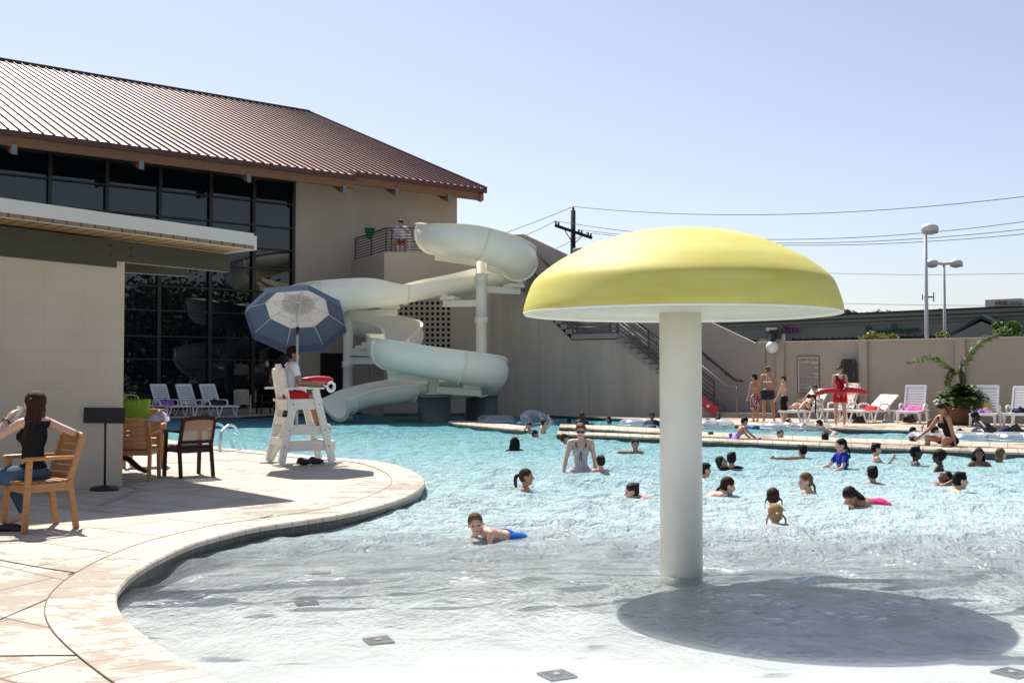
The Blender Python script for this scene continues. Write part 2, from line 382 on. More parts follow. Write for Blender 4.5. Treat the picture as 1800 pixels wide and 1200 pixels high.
    o.location = loc; o.rotation_euler = (0, 0, R(yaw))
    tag(o, label, 'person', group)
    # clothing lifted from the body surface
    vs = np.empty(len(me.vertices)*3); me.vertices.foreach_get('co', vs); vs = vs.reshape(-1, 3)
    nr = np.empty(len(me.vertices)*3); me.vertices.foreach_get('normal', nr); nr = nr.reshape(-1, 3)
    tags, tt = P.classify(vs); tags = np.array(tags); q = vs@np.array(TB); h = q[:, 2]/L; X = q[:, 0]/H; Y = q[:, 1]/H
    core = np.isin(tags, ['pelvis', 'belly', 'chest', 'shoulder', 'neck']); legs = np.isin(tags, ['thigh', 'thigh0'])
    arm = np.char.startswith(tags, 'arm'); au = (tags == 'armu')
    z0 = vs[:, 2]/H
    def garment(kind, m, nm):
        flare = 0; off = .004
        if kind == 'suit': sel = (core & (h < .60+.28*(np.abs(X) < .052)*(Y > -.5) - .35*((Y < 0) & (h > .5))) & (h > -.35)) | ((tags == 'thigh0') & (z0 > -.03) & (np.abs(h) < .12)); sel |= core & (h > .5) & (h < .78) & (Y > .01) & (np.abs(X) < .07)
        elif kind == 'suitfull': sel = (core & (h < .80)) | ((tags == 'thigh0') & (h < .12) & (h > -.12)); sel |= core & (h >= .8) & (h < 1.0) & (np.abs(np.abs(X)-.055) < .02)
        elif kind == 'trunks': sel = (core & (h < .13)) | (legs & (tags == 'thigh0')) | ((tags == 'thigh') & (tt < .68)); off = .010; flare = .016
        elif kind == 'boardshorts': sel = (core & (h < .13)) | legs | ((tags == 'calf') & (tt < .12)); off = .012; flare = .02
        elif kind == 'shortshorts': sel = (core & (h < .1)) | (tags == 'thigh0') | ((tags == 'thigh') & (tt < .3)); off = .01; flare = .01
        elif kind == 'tee': sel = (core & (h > -.12) & ~((tags == 'neck') & (h > 1.0)) & (h < 1.06)) | np.char.endswith(tags, 'u0') | (au & (tt < .6)); off = .012; flare = .0
        elif kind == 'tank': sel = core & (h > -.12) & (h < .97) & ~((tags == 'shoulder') & (np.abs(X) > .085)) & ~((tags == 'neck')); off = .006
        elif kind == 'bra': sel = core & (h > .54) & (h < .76) & ((Y > 0) | (h < .64))
        elif kind == 'brief': sel = (core & (h < .08)) | ((tags == 'thigh0') & (h > -.16) & (h < .1))
        elif kind == 'jeans': sel = (core & (h < .1)) | legs | (tags == 'calf'); off = .010
        elif kind == 'vest': sel = core & (h > .45) & (h < .95) & ~(tags == 'neck'); off = .01
        else: return
        fs = []; used = {}; nv = []
        for p in me.polygons:
            if all(sel[i] for i in p.vertices):
                f = []
                for i in p.vertices:
                    if i not in used:
                        used[i] = len(nv); e = off+flare*(tt[i] if tags[i].startswith('thigh') else 0)
                        nv.append(vs[i]+nr[i]*e)
                    f.append(used[i])
                fs.append(f)
        if not fs: return
        g_ = bpy.data.meshes.new(nm); g_.from_pydata(nv, [], fs); g_.materials.append(m)
        g_.polygons.foreach_set('use_smooth', [True]*len(fs))
        go = bpy.data.objects.new(nm, g_); C.objects.link(go); go.parent = o
        so_ = go.modifiers.new('thick', 'SOLIDIFY'); so_.thickness = .006; so_.offset = -.6
        return go
    for wname, kind_, m in wear: garment(kind_, m, wname)
    # hair
    if hair:
        Hp = Prims()
        Hp.ell(Hd(0, -.02, .034), (.081*hs, .093*hs, .091*hs), HB, 'h')
        if hair not in ('buzz',): Hp.ell(Hd(0, -.04, -.005), (.078*hs, .068*hs, .075*hs), HB, 'h')
        if hair in ('short', 'messy'):
            rr = random.Random(hash(label) & 255)
            for k in range(9): 
                a = rr.uniform(-1, 1)*1.4; Hp.ell(Hd(.05*math.sin(a*1.1), rr.uniform(-.07, .05), .1+rr.uniform(-.015, .01)), (.026*hs, .03*hs, .018*hs), HB, 'h')
        if hair == 'bob' or hair == 'wetlong' or hair == 'long':
            ln = {'bob': .13, 'wetlong': .26, 'long': .36}[hair]; wd_ = 1.25 if hair == 'long' else 1
            if hair == 'long': Hp.ell(Hd(0, -.018, .03), (.096*hs, .105*hs, .102*hs), HB, 'h')
            rn_ = random.Random(7)
            for sx in (-1.15, -.6, 0, .6, 1.15):
                lk = ln*rn_.uniform(.9, 1.06)
                for k in range(9):
                    f = k/8; Hp.ell(Hd(sx*(.058+.022*f)*(wd_+(.35*f if hair == 'long' else 0))+.006*math.sin(k+sx*5), -.045-.03*f+(.035*abs(sx)-.02)+.004*math.sin(2*k+sx), .02-lk*f), ((.040-.006*f)*hs, (.036-.012*f)*hs, .045*hs), HB, 'h')
        if hair == 'pony':
            pts = crv([Hd(0, -.1, .03), Hd(.005, -.145, .01), Hd(.01, -.16, -.06), Hd(0, -.15, -.14)], 3)
            for i in range(len(pts)-1): f = i/(len(pts)-1); Hp.cap(pts[i], pts[i+1], (.018+.012*math.sin(f*3.1))*hs, (.018+.012*math.sin(min(1, f+.1)*3.1)-.004)*hs, 'h')
        if hair == 'lowpony':
            pts = crv([Hd(0, -.09, -.03), Hd(0, -.12, -.07), Hd(0, -.125, -.14), Hd(0, -.12, -.24)], 3)
            for i in range(len(pts)-1): f = i/(len(pts)-1); Hp.cap(pts[i], pts[i+1], (.02-.010*f)*hs, (.019-.01*f)*hs, 'h')
        if hair == 'bun': Hp.ell(Hd(0, -.09, .075), (.036*hs, .036*hs, .034*hs), HB, 'h'); Hp.ell(Hd(.02, -.1, .055), (.022*hs, .03*hs, .02*hs), HB, 'h')
        if hair == 'braids':
            for sx in (-1, 1):
                pts = [Hd(sx*.075, -.04, .0), Hd(sx*.105, -.055, -.05), Hd(sx*.108, -.05, -.12), Hd(sx*.115, -.05, -.2)]
                pts = crv(pts, 4)
                for i in range(len(pts)-1): w_ = .0105+.002*math.sin(i*2.2); Hp.cap(pts[i], pts[i+1], w_*hs, w_*hs, 'h')
        if hair == 'afro': Hp.ell(Hd(0, -.03, .035), (.10*hs, .115*hs, .1*hs), HB, 'h')
        hm = Hp.mesh(max(vox*.9, .008) if vox > .009 else .006, 2)
        hv = np.empty(len(hm.vertices)*3); hm.vertices.foreach_get('co', hv); hv = hv.reshape(-1, 3); hn = np.empty(len(hm.vertices)*3); hm.vertices.foreach_get('normal', hn); hn = hn.reshape(-1, 3)
        ql = (hv-np.array(hc))@np.array(HB)/hs; th = np.arctan2(ql[:, 0], -ql[:, 1]+.02); ph = np.sin(31*th+4*np.sin(9*ql[:, 2]*6+th*3))+.7*np.sin(17*th+2+7*np.sin(14*ql[:, 2]))
        hv += hn*((.0012 if hair == 'long' else .0028)*hs*ph)[:, None]; hm.vertices.foreach_set('co', hv.reshape(-1)); hm.update(); hm.materials.clear(); hm.materials.append(HR[hairc])
        ho = bpy.data.objects.new('hair', hm); C.objects.link(ho); ho.parent = o
    if eyes and not glasses:
        for sx in (-1, 1):
            MB().ell(Hd(sx*.031, .0745, .006), (.014*hs, .007*hs, .008*hs), HB, 10, 6).build('eye', mat('eye dark', (.03, .02, .018), .2, 0, 1), o)
        MB().ell(Hd(0, .08, -.052), (.024*hs, .008*hs, .007*hs), HB, 10, 6).build('mouth', mat('lips', (.33, .11, .09), .4, 0, 1), o)
    if glasses:
        gm = MB()
        for sx in (-1, 1):
            gm.ell(Hd(sx*.034, .085, .008), (.028*hs, .010*hs, .02*hs), HB, 12, 8); gm.tube([Hd(sx*.06, .08, .012), Hd(sx*.08, .0, .01)], .004*hs, 6)
        gm.tube([Hd(-.02, .092, .012), Hd(.02, .092, .012)], .004*hs, 6); gm.build('sunglasses', M_black, o)
        MB().ell(Hd(0, .08, -.052), (.024*hs, .008*hs, .007*hs), HB, 10, 6).build('mouth', mat('lips', (.33, .11, .09), .4, 0, 1), o)
    o_J = {k: v.copy() for k, v in J.items()}
    if extra: extra(o, o_J, T, L, H, Hd)
    return o, o_J
def world_of(o, p): return Matrix.Translation(o.location) @ Matrix.Rotation(o.rotation_euler.z, 4, 'Z') @ Vector(p)
# ------------------------------------------------------------------ ground, pool, water, decks
def dz(Y):
    t = min(1, max(0, (Y-6.5)/2.0)); return .03+.09*(t*t*(3-2*t))
def depth(Y):
    d = .018*(Y-4.7)+.02 if Y < 8.7 else .092+.07*(Y-8.7)
    return max(-.09, min(.5, d))
def GP(px, py):
    z = .12
    for _ in range(8): p = G(px, py, z); z = dz(p.y)
    return Vector((p.x, p.y))
M_deck = blockmat('cream stamped concrete paving', (.49, .45, .385), 1.15, .78, R(33), (.15, .11, .08), .009, rough=.85, var=.10, bump=.35, scale=1.6, off=.37, col2=(.40, .335, .26), thr=.545, strength=.9)
M_cope = blockmat('cream coping stone', (.50, .455, .395), .20, 3.0, 0, (.2, .15, .10), .006, rough=.8, var=.10, useuv=True, bump=.35, scale=3, off=0, col2=(.42, .345, .265), thr=.545, strength=.8)
M_fardeck = blockmat('tan far deck paving', (.50, .425, .34), 1.1, .8, R(-25), (.22, .16, .11), .01, rough=.85, var=.12, scale=1.2, col2=(.34, .25, .16), thr=.56)  # the paving's own tan with darker stains, in sun and shade alike
M_earth = mat('dry grass and asphalt ground', (.10, .10, .07), .95, .3, .05)
g = MB(); a, b, c_, d_ = -45, 30, -14, 75
for (x0, x1, y0, y1) in ((-900, 900, -700, c_), (-900, 900, d_, 1500), (-900, a, c_, d_), (b, 900, c_, d_)):
    g.add([(x0, y0, 0), (x1, y0, 0), (x1, y1, 0), (x0, y1, 0)], [(0, 1, 2, 3)])
S('ground', g, M_earth, merge=True)
# pool floor: one sheet sloping down from the zero-depth entry
f = MB(); nx, ny = 2, 110
ys = [-14+58*k/ny for k in range(ny+1)]
f.add([(x, y, -depth(y)) for y in ys for x in (-17.9, 19.9)], [(2*i, 2*i+1, 2*i+3, 2*i+2) for i in range(ny)], True)
S('pool_floor', f, M_plaster).cycles.is_caustics_receiver = True
# water: waves as geometry on top of a closed body that absorbs red light with depth
def water_mat():
    m, t, o = newmat('pool water'); L = t.links.new
    tc = N(t, 'ShaderNodeTexCoord')
    mp = N(t, 'ShaderNodeMapping'); mp.inputs['Scale'].default_value = (1.15, .62, 1); L(tc.outputs['Object'], mp.inputs[0])
    n1 = N(t, 'ShaderNodeTexNoise', Scale=2.6, Detail=6.0, Roughness=.62, Distortion=1.2); L(mp.outputs[0], n1.inputs['Vector'])
    n2 = N(t, 'ShaderNodeTexNoise', Scale=16.0, Detail=3.0, Distortion=.6); L(mp.outputs[0], n2.inputs['Vector'])
    ma = N(t, 'ShaderNodeMath', operation='MULTIPLY_ADD'); ma.inputs[1].default_value = .34; L(n2.outputs['Fac'], ma.inputs[0]); L(n1.outputs['Fac'], ma.inputs[2])
    sx3 = N(t, 'ShaderNodeSeparateXYZ'); L(tc.outputs['Object'], sx3.inputs[0]); st_ = N(t, 'ShaderNodeMapRange'); st_.inputs['From Min'].default_value = 5.5; st_.inputs['From Max'].default_value = 13; st_.inputs['To Min'].default_value = .07; L(sx3.outputs[1], st_.inputs['Value']); bp = N(t, 'ShaderNodeBump', Strength=1.0, Distance=.34); L(st_.outputs[0], bp.inputs['Strength']); L(ma.outputs[0], bp.inputs['Height'])
    fr = N(t, 'ShaderNodeFresnel', IOR=1.33); L(bp.outputs[0], fr.inputs['Normal'])
    mn = N(t, 'ShaderNodeMath', operation='MULTIPLY'); mn.inputs[1].default_value = .95; L(fr.outputs[0], mn.inputs[0])
    tr = N(t, 'ShaderNodeBsdfTransparent'); tr.inputs[0].default_value = (.97, .99, 1, 1)
    rf = N(t, 'ShaderNodeBsdfRefraction', IOR=1.12, Roughness=0.0); L(bp.outputs[0], rf.inputs['Normal'])
    gl = N(t, 'ShaderNodeBsdfGlossy', Roughness=.08); L(bp.outputs[0], gl.inputs['Normal'])
    m0 = N(t, 'ShaderNodeMixShader'); m0.inputs[0].default_value = .15; L(tr.outputs[0], m0.inputs[1]); L(rf.outputs[0], m0.inputs[2])
    # surface colour graded by distance stands in for light scattered back by deep water
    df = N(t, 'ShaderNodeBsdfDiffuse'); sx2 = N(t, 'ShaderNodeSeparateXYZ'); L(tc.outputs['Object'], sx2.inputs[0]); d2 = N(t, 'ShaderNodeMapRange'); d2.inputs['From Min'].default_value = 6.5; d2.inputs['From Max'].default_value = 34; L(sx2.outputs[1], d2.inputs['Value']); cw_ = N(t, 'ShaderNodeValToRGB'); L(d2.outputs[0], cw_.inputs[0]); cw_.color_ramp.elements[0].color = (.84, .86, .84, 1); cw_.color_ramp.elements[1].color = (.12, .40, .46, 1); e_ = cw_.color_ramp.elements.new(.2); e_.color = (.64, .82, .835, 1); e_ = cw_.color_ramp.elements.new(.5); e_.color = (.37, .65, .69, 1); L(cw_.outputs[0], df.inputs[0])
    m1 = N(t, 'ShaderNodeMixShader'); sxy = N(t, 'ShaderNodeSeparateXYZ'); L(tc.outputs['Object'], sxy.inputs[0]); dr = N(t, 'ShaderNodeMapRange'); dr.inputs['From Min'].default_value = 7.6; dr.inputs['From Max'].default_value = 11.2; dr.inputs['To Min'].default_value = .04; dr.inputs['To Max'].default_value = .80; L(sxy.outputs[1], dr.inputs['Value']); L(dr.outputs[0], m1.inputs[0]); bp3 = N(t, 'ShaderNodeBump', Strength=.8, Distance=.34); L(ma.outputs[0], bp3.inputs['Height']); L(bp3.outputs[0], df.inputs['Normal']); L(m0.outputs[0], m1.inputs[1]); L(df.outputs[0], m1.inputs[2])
    mx = N(t, 'ShaderNodeMixShader'); L(mn.outputs[0], mx.inputs[0]); L(m1.outputs[0], mx.inputs[1]); L(gl.outputs[0], mx.inputs[2])
    L(mx.outputs[0], o.inputs['Surface'])
    va = N(t, 'ShaderNodeVolumeAbsorption'); va.inputs['Color'].default_value = (.0, .80, .86, 1); va.inputs['Density'].default_value = .055
    L(va.outputs[0], o.inputs['Volume']); return m
M_water = water_mat()
WX0, WX1, WY0, WY1 = -17.5, 19.5, 4.3, 43.0
def axis(a, b, st): n = int(round((b-a)/st)); return [a+(b-a)*i/n for i in range(n+1)]
xs = np.array(axis(-17.5, -5, .5)[:-1]+axis(-5, 8, .07)[:-1]+axis(8, 19.5, .25)); ysw = np.array(axis(4.3, 18, .07)[:-1]+axis(18, 43, .16))
XX, YY = np.meshgrid(xs, ysw); rs = np.random.RandomState(4); Z = np.zeros_like(XX)
for k in range(46):
    wl = .22*(1.075**k) if k < 34 else rs.uniform(.35, .8); an = rs.uniform(-1.0, 1.0)+math.pi/2+(.4 if k % 2 else -.3); kx = 2*math.pi/wl
    Z += .0017*(wl**.75)*np.sin(kx*(XX*math.cos(an)+YY*math.sin(an))+rs.uniform(0, 6.3)+.9*np.sin(.7*XX+.5*YY+k))
amp = np.clip((YY-4.2)/6.0, .16, 1.0); Z = Z*amp*(1+.5*np.sin(.9*XX+1.3*np.sin(.6*YY)))
for k in range(7):                                # sharper crests of small chop
    an = math.pi/2+rs.uniform(-.7, .7); kx = 2*math.pi/rs.uniform(.7, 2.2); ph = kx*(XX*math.cos(an)+YY*math.sin(an))+1.6*np.sin(.8*XX*(1+.1*k)+k)+1.1*np.sin(1.7*XX-.9*YY+2*k)
    Z += .006*((1-np.abs(np.sin(ph/2)))**4-.2)*(.5+.5*np.sin(.45*XX+.6*YY+1.7*k))*amp
Z *= 2.5; nxx, nyy = len(xs), len(ysw); print('water verts', nxx*nyy, 'rms', Z.std())
vs = np.stack([XX, YY, Z], -1).reshape(-1, 3); wm = MB()
fs = []
for j in range(nyy-1):
    r0 = j*nxx; fs += [(r0+i, r0+i+1, r0+nxx+i+1, r0+nxx+i) for i in range(nxx-1)]
nb = len(vs); bot = np.array([(WX0, WY0, -1.6), (WX1, WY0, -1.6), (WX1, WY1, -1.6), (WX0, WY1, -1.6)])
allv = np.concatenate([vs, bot])
fs.append((nb+3, nb+2, nb+1, nb))
fs.append(tuple([nb, nb+1]+[i for i in range(nxx-1, -1, -1)]))
fs.append(tuple([nb+2, nb+3]+[(nyy-1)*nxx+i for i in range(nxx)]))
fs.append(tuple([nb+3, nb]+[j*nxx for j in range(nyy)])); fs.append(tuple([nb+1, nb+2]+[j*nxx+nxx-1 for j in range(nyy-1, -1, -1)]))
me = bpy.data.meshes.new('pool_water'); me.from_pydata(allv.tolist(), [], fs); me.polygons.foreach_set('use_smooth', [True]*(len(fs)-5)+[False]*5)
me.materials.append(M_water); wo_ = bpy.data.objects.new('pool_water', me); C.objects.link(wo_); wo_['kind'] = 'structure'; wo_.cycles.is_caustics_caster = True
# deck outline on the left (from the camera round to behind the lifeguard chair)
edge_px = [(560, 1290), (430, 1222), (330, 1170), (262, 1128), (222, 1098), (203, 1075), (197, 1058), (200, 1040), (218, 1018), (249, 996), (280, 979), (330, 957), (389, 940), (447, 927), (544, 912.5), (607, 902), (680, 884), (722, 867), (743, 850), (733, 834), (702, 820), (667, 811.5), (617, 806.5), (590, 805)]
E1 = [GP(*p) for p in edge_px]; E1 = [E1[0]+(E1[0]-E1[1])*3]+E1
E1 = [Vector(p) for p in crv(E1, 6)]
E2 = [GP(*p) for p in [(560, 802.5), (520, 799), (460, 793), (400, 788), (365, 783.5), (292, 772.5), (250, 762), (200, 752), (120, 740)]]
line = E1+E2; 
inner = [(-17.9, line[-1].y), (-17.9, -13.9), (line[0].x, -13.9)]
def sheet(name, poly, m, zf, th, skirt=None, cw=None, cm=None):
    """deck slab: coping strip along the poly 'line', paving inside, tile face below"""
    pass
# offset line inwards for the coping's back edge
def offs(line, w):
    out = []
    for i, p in enumerate(line):
        t = (line[min(i+1, len(line)-1)]-line[max(i-1, 0)]).normalized(); out.append(p+Vector((-t.y, t.x))*w)
    return out
CW = .40; back = offs(line, CW)
for i in range(len(back)):                       # keep order where the curve is tight
    if i > 0 and (back[i]-back[i-1]).dot(line[i]-line[i-1]) < 0: back[i] = back[i-1].copy()
def strip_obj(name, A, B, m, zf, dz_=0.0, uvs=True, thick=.045):
    vs = []; fs = []; n = len(A); s = [0]
    for i in range(1, n): s.append(s[-1]+(A[i]-A[i-1]).length)
    for a_, b_ in zip(A, B):
        za = zf(a_.y)+dz_; zb = zf(b_.y)+dz_; t_ = (b_-a_).normalized() if (b_-a_).length > 1e-6 else Vector((0, 0))
        o_ = a_-t_*.03
        vs += [(o_.x, o_.y, za-thick), (o_.x, o_.y, za-.012), (a_.x-t_.x*.018, a_.y-t_.y*.018, za), (b_.x, b_.y, zb), (b_.x, b_.y, zb-thick), ]
    for i in range(n-1):
        for k in range(4): fs.append((i*5+k, i*5+5+k, i*5+6+k, i*5+1+k))
    me = bpy.data.meshes.new(name); me.from_pydata(vs, [], fs); uv = me.uv_layers.new(name='UVMap')
    lp = 0
    for p in me.polygons:
        for li in p.loop_indices:
            vi = me.loops[li].vertex_index; i, k = divmod(vi, 5); uv.data[li].uv = (s[i], (-.05, -.012, 0, CW, CW+.04)[k]+.5)
    me.materials.append(m); o = bpy.data.objects.new(name, me); C.objects.link(o); o['kind'] = 'structure'; return o
strip_obj('pool_coping', line, back, M_cope, dz, .006)
# paving: triangulated fill behind the coping
def fill(name, pts, m, zf, z_off=0):
    bm = bmesh.new(); vs = [bm.verts.new((p[0], p[1], 0)) for p in pts]
    for i in range(len(vs)): 
        try: bm.edges.new((vs[i], vs[(i+1) % len(vs)]))
        except ValueError: pass
    bmesh.ops.triangle_fill(bm, use_beauty=True, edges=bm.edges[:])
    for k in range(14):
        y = 5.5+k*.35; bmesh.ops.bisect_plane(bm, geom=bm.verts[:]+bm.edges[:]+bm.faces[:], plane_co=(0, y, 0), plane_no=(0, 1, 0))
    for v in bm.verts: v.co.z = zf(v.co.y)+z_off
    bmesh.ops.recalc_face_normals(bm, faces=bm.faces)
    for f_ in bm.faces:
        if f_.normal.z < 0: f_.normal_flip()
    me = bpy.data.meshes.new(name); bm.to_mesh(me); bm.free(); me.materials.append(m); o = bpy.data.objects.new(name, me); C.objects.link(o); o['kind'] = 'structure'; return o
bk = [back[0]]
for p in back[1:]:
    if (p-bk[-1]).length > .02: bk.append(p)
fill('pool_deck', [tuple(p) for p in bk]+inner, M_deck, dz)
def wallstrip(name, pts, m, z0, zf, inset=0.0, closed=False):
    mb = MB(); n = len(pts)
    vs = []; s = [0]
    for i in range(1, n): s.append(s[-1]+(pts[i]-pts[i-1]).length)
    for p in pts: vs += [(p.x, p.y, z0), (p.x, p.y, zf(p.y))]
    fs = [(2*i, 2*i+2, 2*i+3, 2*i+1) for i in range(n-1)]
    me = bpy.data.meshes.new(name); me.from_pydata(vs, [], fs); uv = me.uv_layers.new(name='UVMap')
    for p in me.polygons:
        for li in p.loop_indices:
            vi = me.loops[li].vertex_index; uv.data[li].uv = (s[vi//2], vs[vi][2])
    me.materials.append(m); o = bpy.data.objects.new(name, me); C.objects.link(o); o['kind'] = 'structure'; return o
M_tileuv = blockmat('slate tile band', (.045, .042, .034), .16, .155, 0, (.10, .095, .08), .006, rough=.3, var=.5, useuv=True, scale=14, off=0, spec=.5)
wallstrip('pool_tile_band', line, M_tileuv, -.22, lambda y: dz(y)-.034)
wallstrip('pool_wall', offs(line, .01), M_plaster, -1.3, lambda y: -.2)
# drain strip and seam lines in the left deck
ds = MB()
for (q0, q1) in ((G(176, 888, .12), G(247, 860, .12)), (G(247, 860, .12), G(216, 851, .12))): ds.beam(q0+Vector((0, 0, .002)), q1+Vector((0, 0, .002)), .085, .012)
S('drain_strip', ds, mat('grey drain strip', (.30, .29, .28), .6, .1, 9), merge=False)
M_joint = mat('dark expansion joint', (.19, .14, .10), .9, .2, 9)
jt = MB()
bb = [Vector((p.x, p.y, dz(p.y)+.0065)) for p in bk]
jt.tube(bb[2:], .0042, 5)
def jl(pts): jt.tube([Vector((*(q := GP(*p)), dz(q.y)+.003)) for p in crv(pts, 5)], .0042, 5)
jl([(-60, 972), (0, 984), (70, 997), (150, 1009)]); jl([(0, 1089), (60, 1063), (108, 1042)]); jl([(0, 1153), (80, 1152), (150, 1152)])
jl([(120, 1010), (200, 985), (330, 945), (480, 905)])
S('deck_joint', jt, M_joint, merge=False)
# far side, behind the swimming lanes
def prismslab(name, pts, z1=.12, m=None, gl=None):
    o = S(name, MB().prism(pts, -1.3, z1), m or M_fardeck); return o
def cornice(pts, name, m=M_cope): pass
fe = [G(x, y, .12) for x, y in ((856, 725.5), (905, 725.2), (950, 727), (1060, 733), (1160, 739), (1240, 744.5), (1400, 748.5), (1500, 753), (1650, 757), (1800, 761.5), (1900, 765))]
fe = [Vector((p.x, p.y)) for p in fe]; fe.append(Vector((19.9, fe[-1].y-.6)))
fed = [Vector(p) for p in crv(fe, 4)]
fedr = fed[::-1]                                 # water to the left of travel -> inwards is behind
fb = offs(fedr, -.0)
def flat(y): return .12
bk2 = [p+Vector((0, .38)) for p in fed]
strip_obj('far_coping', [p for p in fed], bk2, M_cope, flat, .006)
wallstrip('far_tile_band', fed, M_tileuv, -.25, lambda y: .085); wallstrip('far_pool_wall', [p+Vector((0, .01)) for p in fed], M_plaster, -1.3, lambda y: -.23)
fill('far_deck', [tuple(p) for p in bk2]+[(19.9, 60), (bk2[0].x, 60)], M_fardeck, flat)
le = [G(x, y, .12) for x, y in ((60, 736), (200, 733), (330, 732), (420, 731), (480, 727.5), (545, 724.5), (640, 722.5))]
le = [Vector((-17.9, le[0].y))]+[Vector((p.x, p.y)) for p in le]; lb = [p+Vector((0, .38)) for p in le]
strip_obj('back_coping', le, lb, M_cope, flat, .006); wallstrip('back_tile_band', le, M_tileuv, -.25, lambda y: .085); wallstrip('back_pool_wall', [p+Vector((0, .01)) for p in le], M_plaster, -1.3, lambda y: -.23)
fill('back_deck', [tuple(p) for p in lb]+[(lb[-1].x, 60), (-17.9, 60)], M_fardeck, flat)
# island walls between the lanes
def island(name, front, backp, ztop=.12):
    F = [Vector(G(x, y, ztop)[:2]) for x, y in front]; B = [Vector(G(x, y, ztop)[:2]) for x, y in backp]
    poly = F+B[::-1]; mb = MB().prism([tuple(p) for p in poly], -1.3, ztop-.05)
    cx = sum((p.x for p in poly))/len(poly); 
    S(name+'_base', mb, M_tile)
    F2 = [p+Vector((0, -.025)) for p in F]; B2 = [p+Vector((0, .025)) for p in B]
    n = min(len(F2), len(B2)); strip_obj(name+'_coping', F2, B2, M_cope2, lambda y: ztop, 0)
    t2 = MB().prism([tuple(p) for p in F2+B2[::-1]], ztop-.048, ztop-.004); return S(name+'_cap', t2, M_cope2b)
M_cope2 = blockmat('island coping stone', (.50, .42, .33), .33, 3.0, 0, (.2, .15, .10), .008, rough=.8, var=.12, useuv=True, scale=3, off=0, col2=(.33, .24, .15), thr=.54)
M_cope2b = mat('island coping edge', (.46, .385, .30), .85, .15, 3)
island('lane_wall', [(788, 741.5), (805, 744.2), (850, 748.8), (890, 752.6), (921, 755.2)], [(790, 738.6), (808, 739.2), (850, 741.2), (892, 745), (925, 748.4)])
island('lane_wall', [(983, 749.5), (1080, 755.2), (1160, 760), (1240, 766.3), (1400, 772.5), (1500, 777), (1800, 786.5), (1900, 790)], [(985, 744.8), (1080, 748.4), (1160, 752.5), (1240, 759), (1400, 765.5), (1500, 770), (1800, 778), (1900, 781)])
island('lane_wall', [(978, 761.5), (1080, 765), (1160, 768.5), (1240, 773.5), (1400, 779.8), (1500, 784), (1800, 794.5), (1900, 798)], [(979, 757.2), (1080, 760.8), (1160, 764.2), (1240, 769.2), (1400, 775.4), (1500, 779), (1800, 789), (1900, 792)])
# floor drains in the shallow water
dt = mat('grey brown drain grate', (.11, .09, .08), .6, .5, 60, bump=.8, bscale=120)
for i, (x, y) in enumerate(((665, 964), (565, 1006), (539, 1060), (665, 1126), (979, 1187), (1780, 1183))):
    p = G(x, y, -.10 if y < 1100 else -.05); yv = -depth(p.y)+.004; p = G(x, y, yv)
    q = empty('floor_drain', (p.x, p.y, yv), R(8+i*5), ['small grey floor drain furthest up the shallow entry, nearest the swimming boy', 'grey floor drain second from the deep end of the shallow entry', 'grey floor drain in the shallows midway along the left coping', 'grey square floor drain left of the two bottom ones, under thin water', 'grey floor drain at the bottom edge of the photo left of the canopy shadow', 'grey floor drain at the bottom right corner below the canopy shadow'][i], 'drain', 'floor drains in the shallow entry')
    q.rotation_euler = (math.atan(-.075) if False else 0, 0, R(8+i*5))
    mb = MB().box((0, 0, .004), (.155, .155, .008)); mb.build('grate', dt, q); m2 = MB().lathe([(.022, .008), (.022, .013), (0, .014)], seg=12); m2.build('cap', mat('pale drain cap', (.5, .48, .45), .5, .1, 9), q)
# ------------------------------------------------------------------ mushroom canopy
mc = G(1198, 1010, 0); mx_, my_ = mc.x+.025, mc.y+.16; RR = 1.225; zr = CAMH+105*my_/1900
mush = empty('mushroom_canopy', (mx_, my_, -depth(my_)), 0, 'giant yellow mushroom shaped water canopy on a white column standing in the shallow pool', 'water feature')
zb = -depth(my_)
def yellow():
    m, t, o = newmat('yellow gelcoat'); L = t.links.new; p = N(t, 'ShaderNodeBsdfPrincipled', Roughness=.6); p.inputs['Specular IOR Level'].default_value = .25
    tc = N(t, 'ShaderNodeTexCoord'); mp = N(t, 'ShaderNodeMapping'); mp.inputs['Scale'].default_value = (1, 1, 5); L(tc.outputs['Object'], mp.inputs[0])
    n = N(t, 'ShaderNodeTexNoise', Scale=1.6, Detail=7.0, Roughness=.6); L(mp.outputs[0], n.inputs['Vector'])
    cr = N(t, 'ShaderNodeValToRGB'); cr.color_ramp.elements[0].position = .3; cr.color_ramp.elements[0].color = (.60, .53, .105, 1); cr.color_ramp.elements[1].position = .72; cr.color_ramp.elements[1].color = (.70, .64, .19, 1)
    L(n.outputs['Fac'], cr.inputs[0]); L(cr.outputs[0], p.inputs['Base Color']); L(p.outputs[0], o.inputs['Surface']); return m
prof = [(0, .672), (.15, .665), (.33, .632), (.534, .562), (.66, .492), (.772, .418), (.85, .352), (.915, .285), (.947, .233), (.975, .145), (.995, .06), (1.0, .012)]
pf = [tuple(q) for q in crv([(r*RR, z) for r, z in prof], 4)]
ztop = 2.655; sc = (ztop-zr)/.672
dome = MB().lathe([(abs(r), z*sc) for r, z in pf][::-1]+[], seg=96, cap=False); dome.build('dome', yellow(), mush, (0, 0, zr-zb))
und = MB().lathe([(RR, .012), (RR-.006, -.004), (RR-.02, -.004), (RR*.96, .012), (RR*.8, .05), (RR*.5, .085), (.16, .1)][::-1], seg=96)
und.v = [(x, y, z) for x, y, z in und.v]; und.build('underside', mat('white gelcoat underside', (.80, .785, .66), .5, .04, 3), mush, (0, 0, zr-zb))
col_ = MB().lathe([(.163, 0), (.163, zr-zb+.12)], seg=48); col_.build('column', mat('white painted column', (.80, .775, .69), .45, .06, 2), mush)
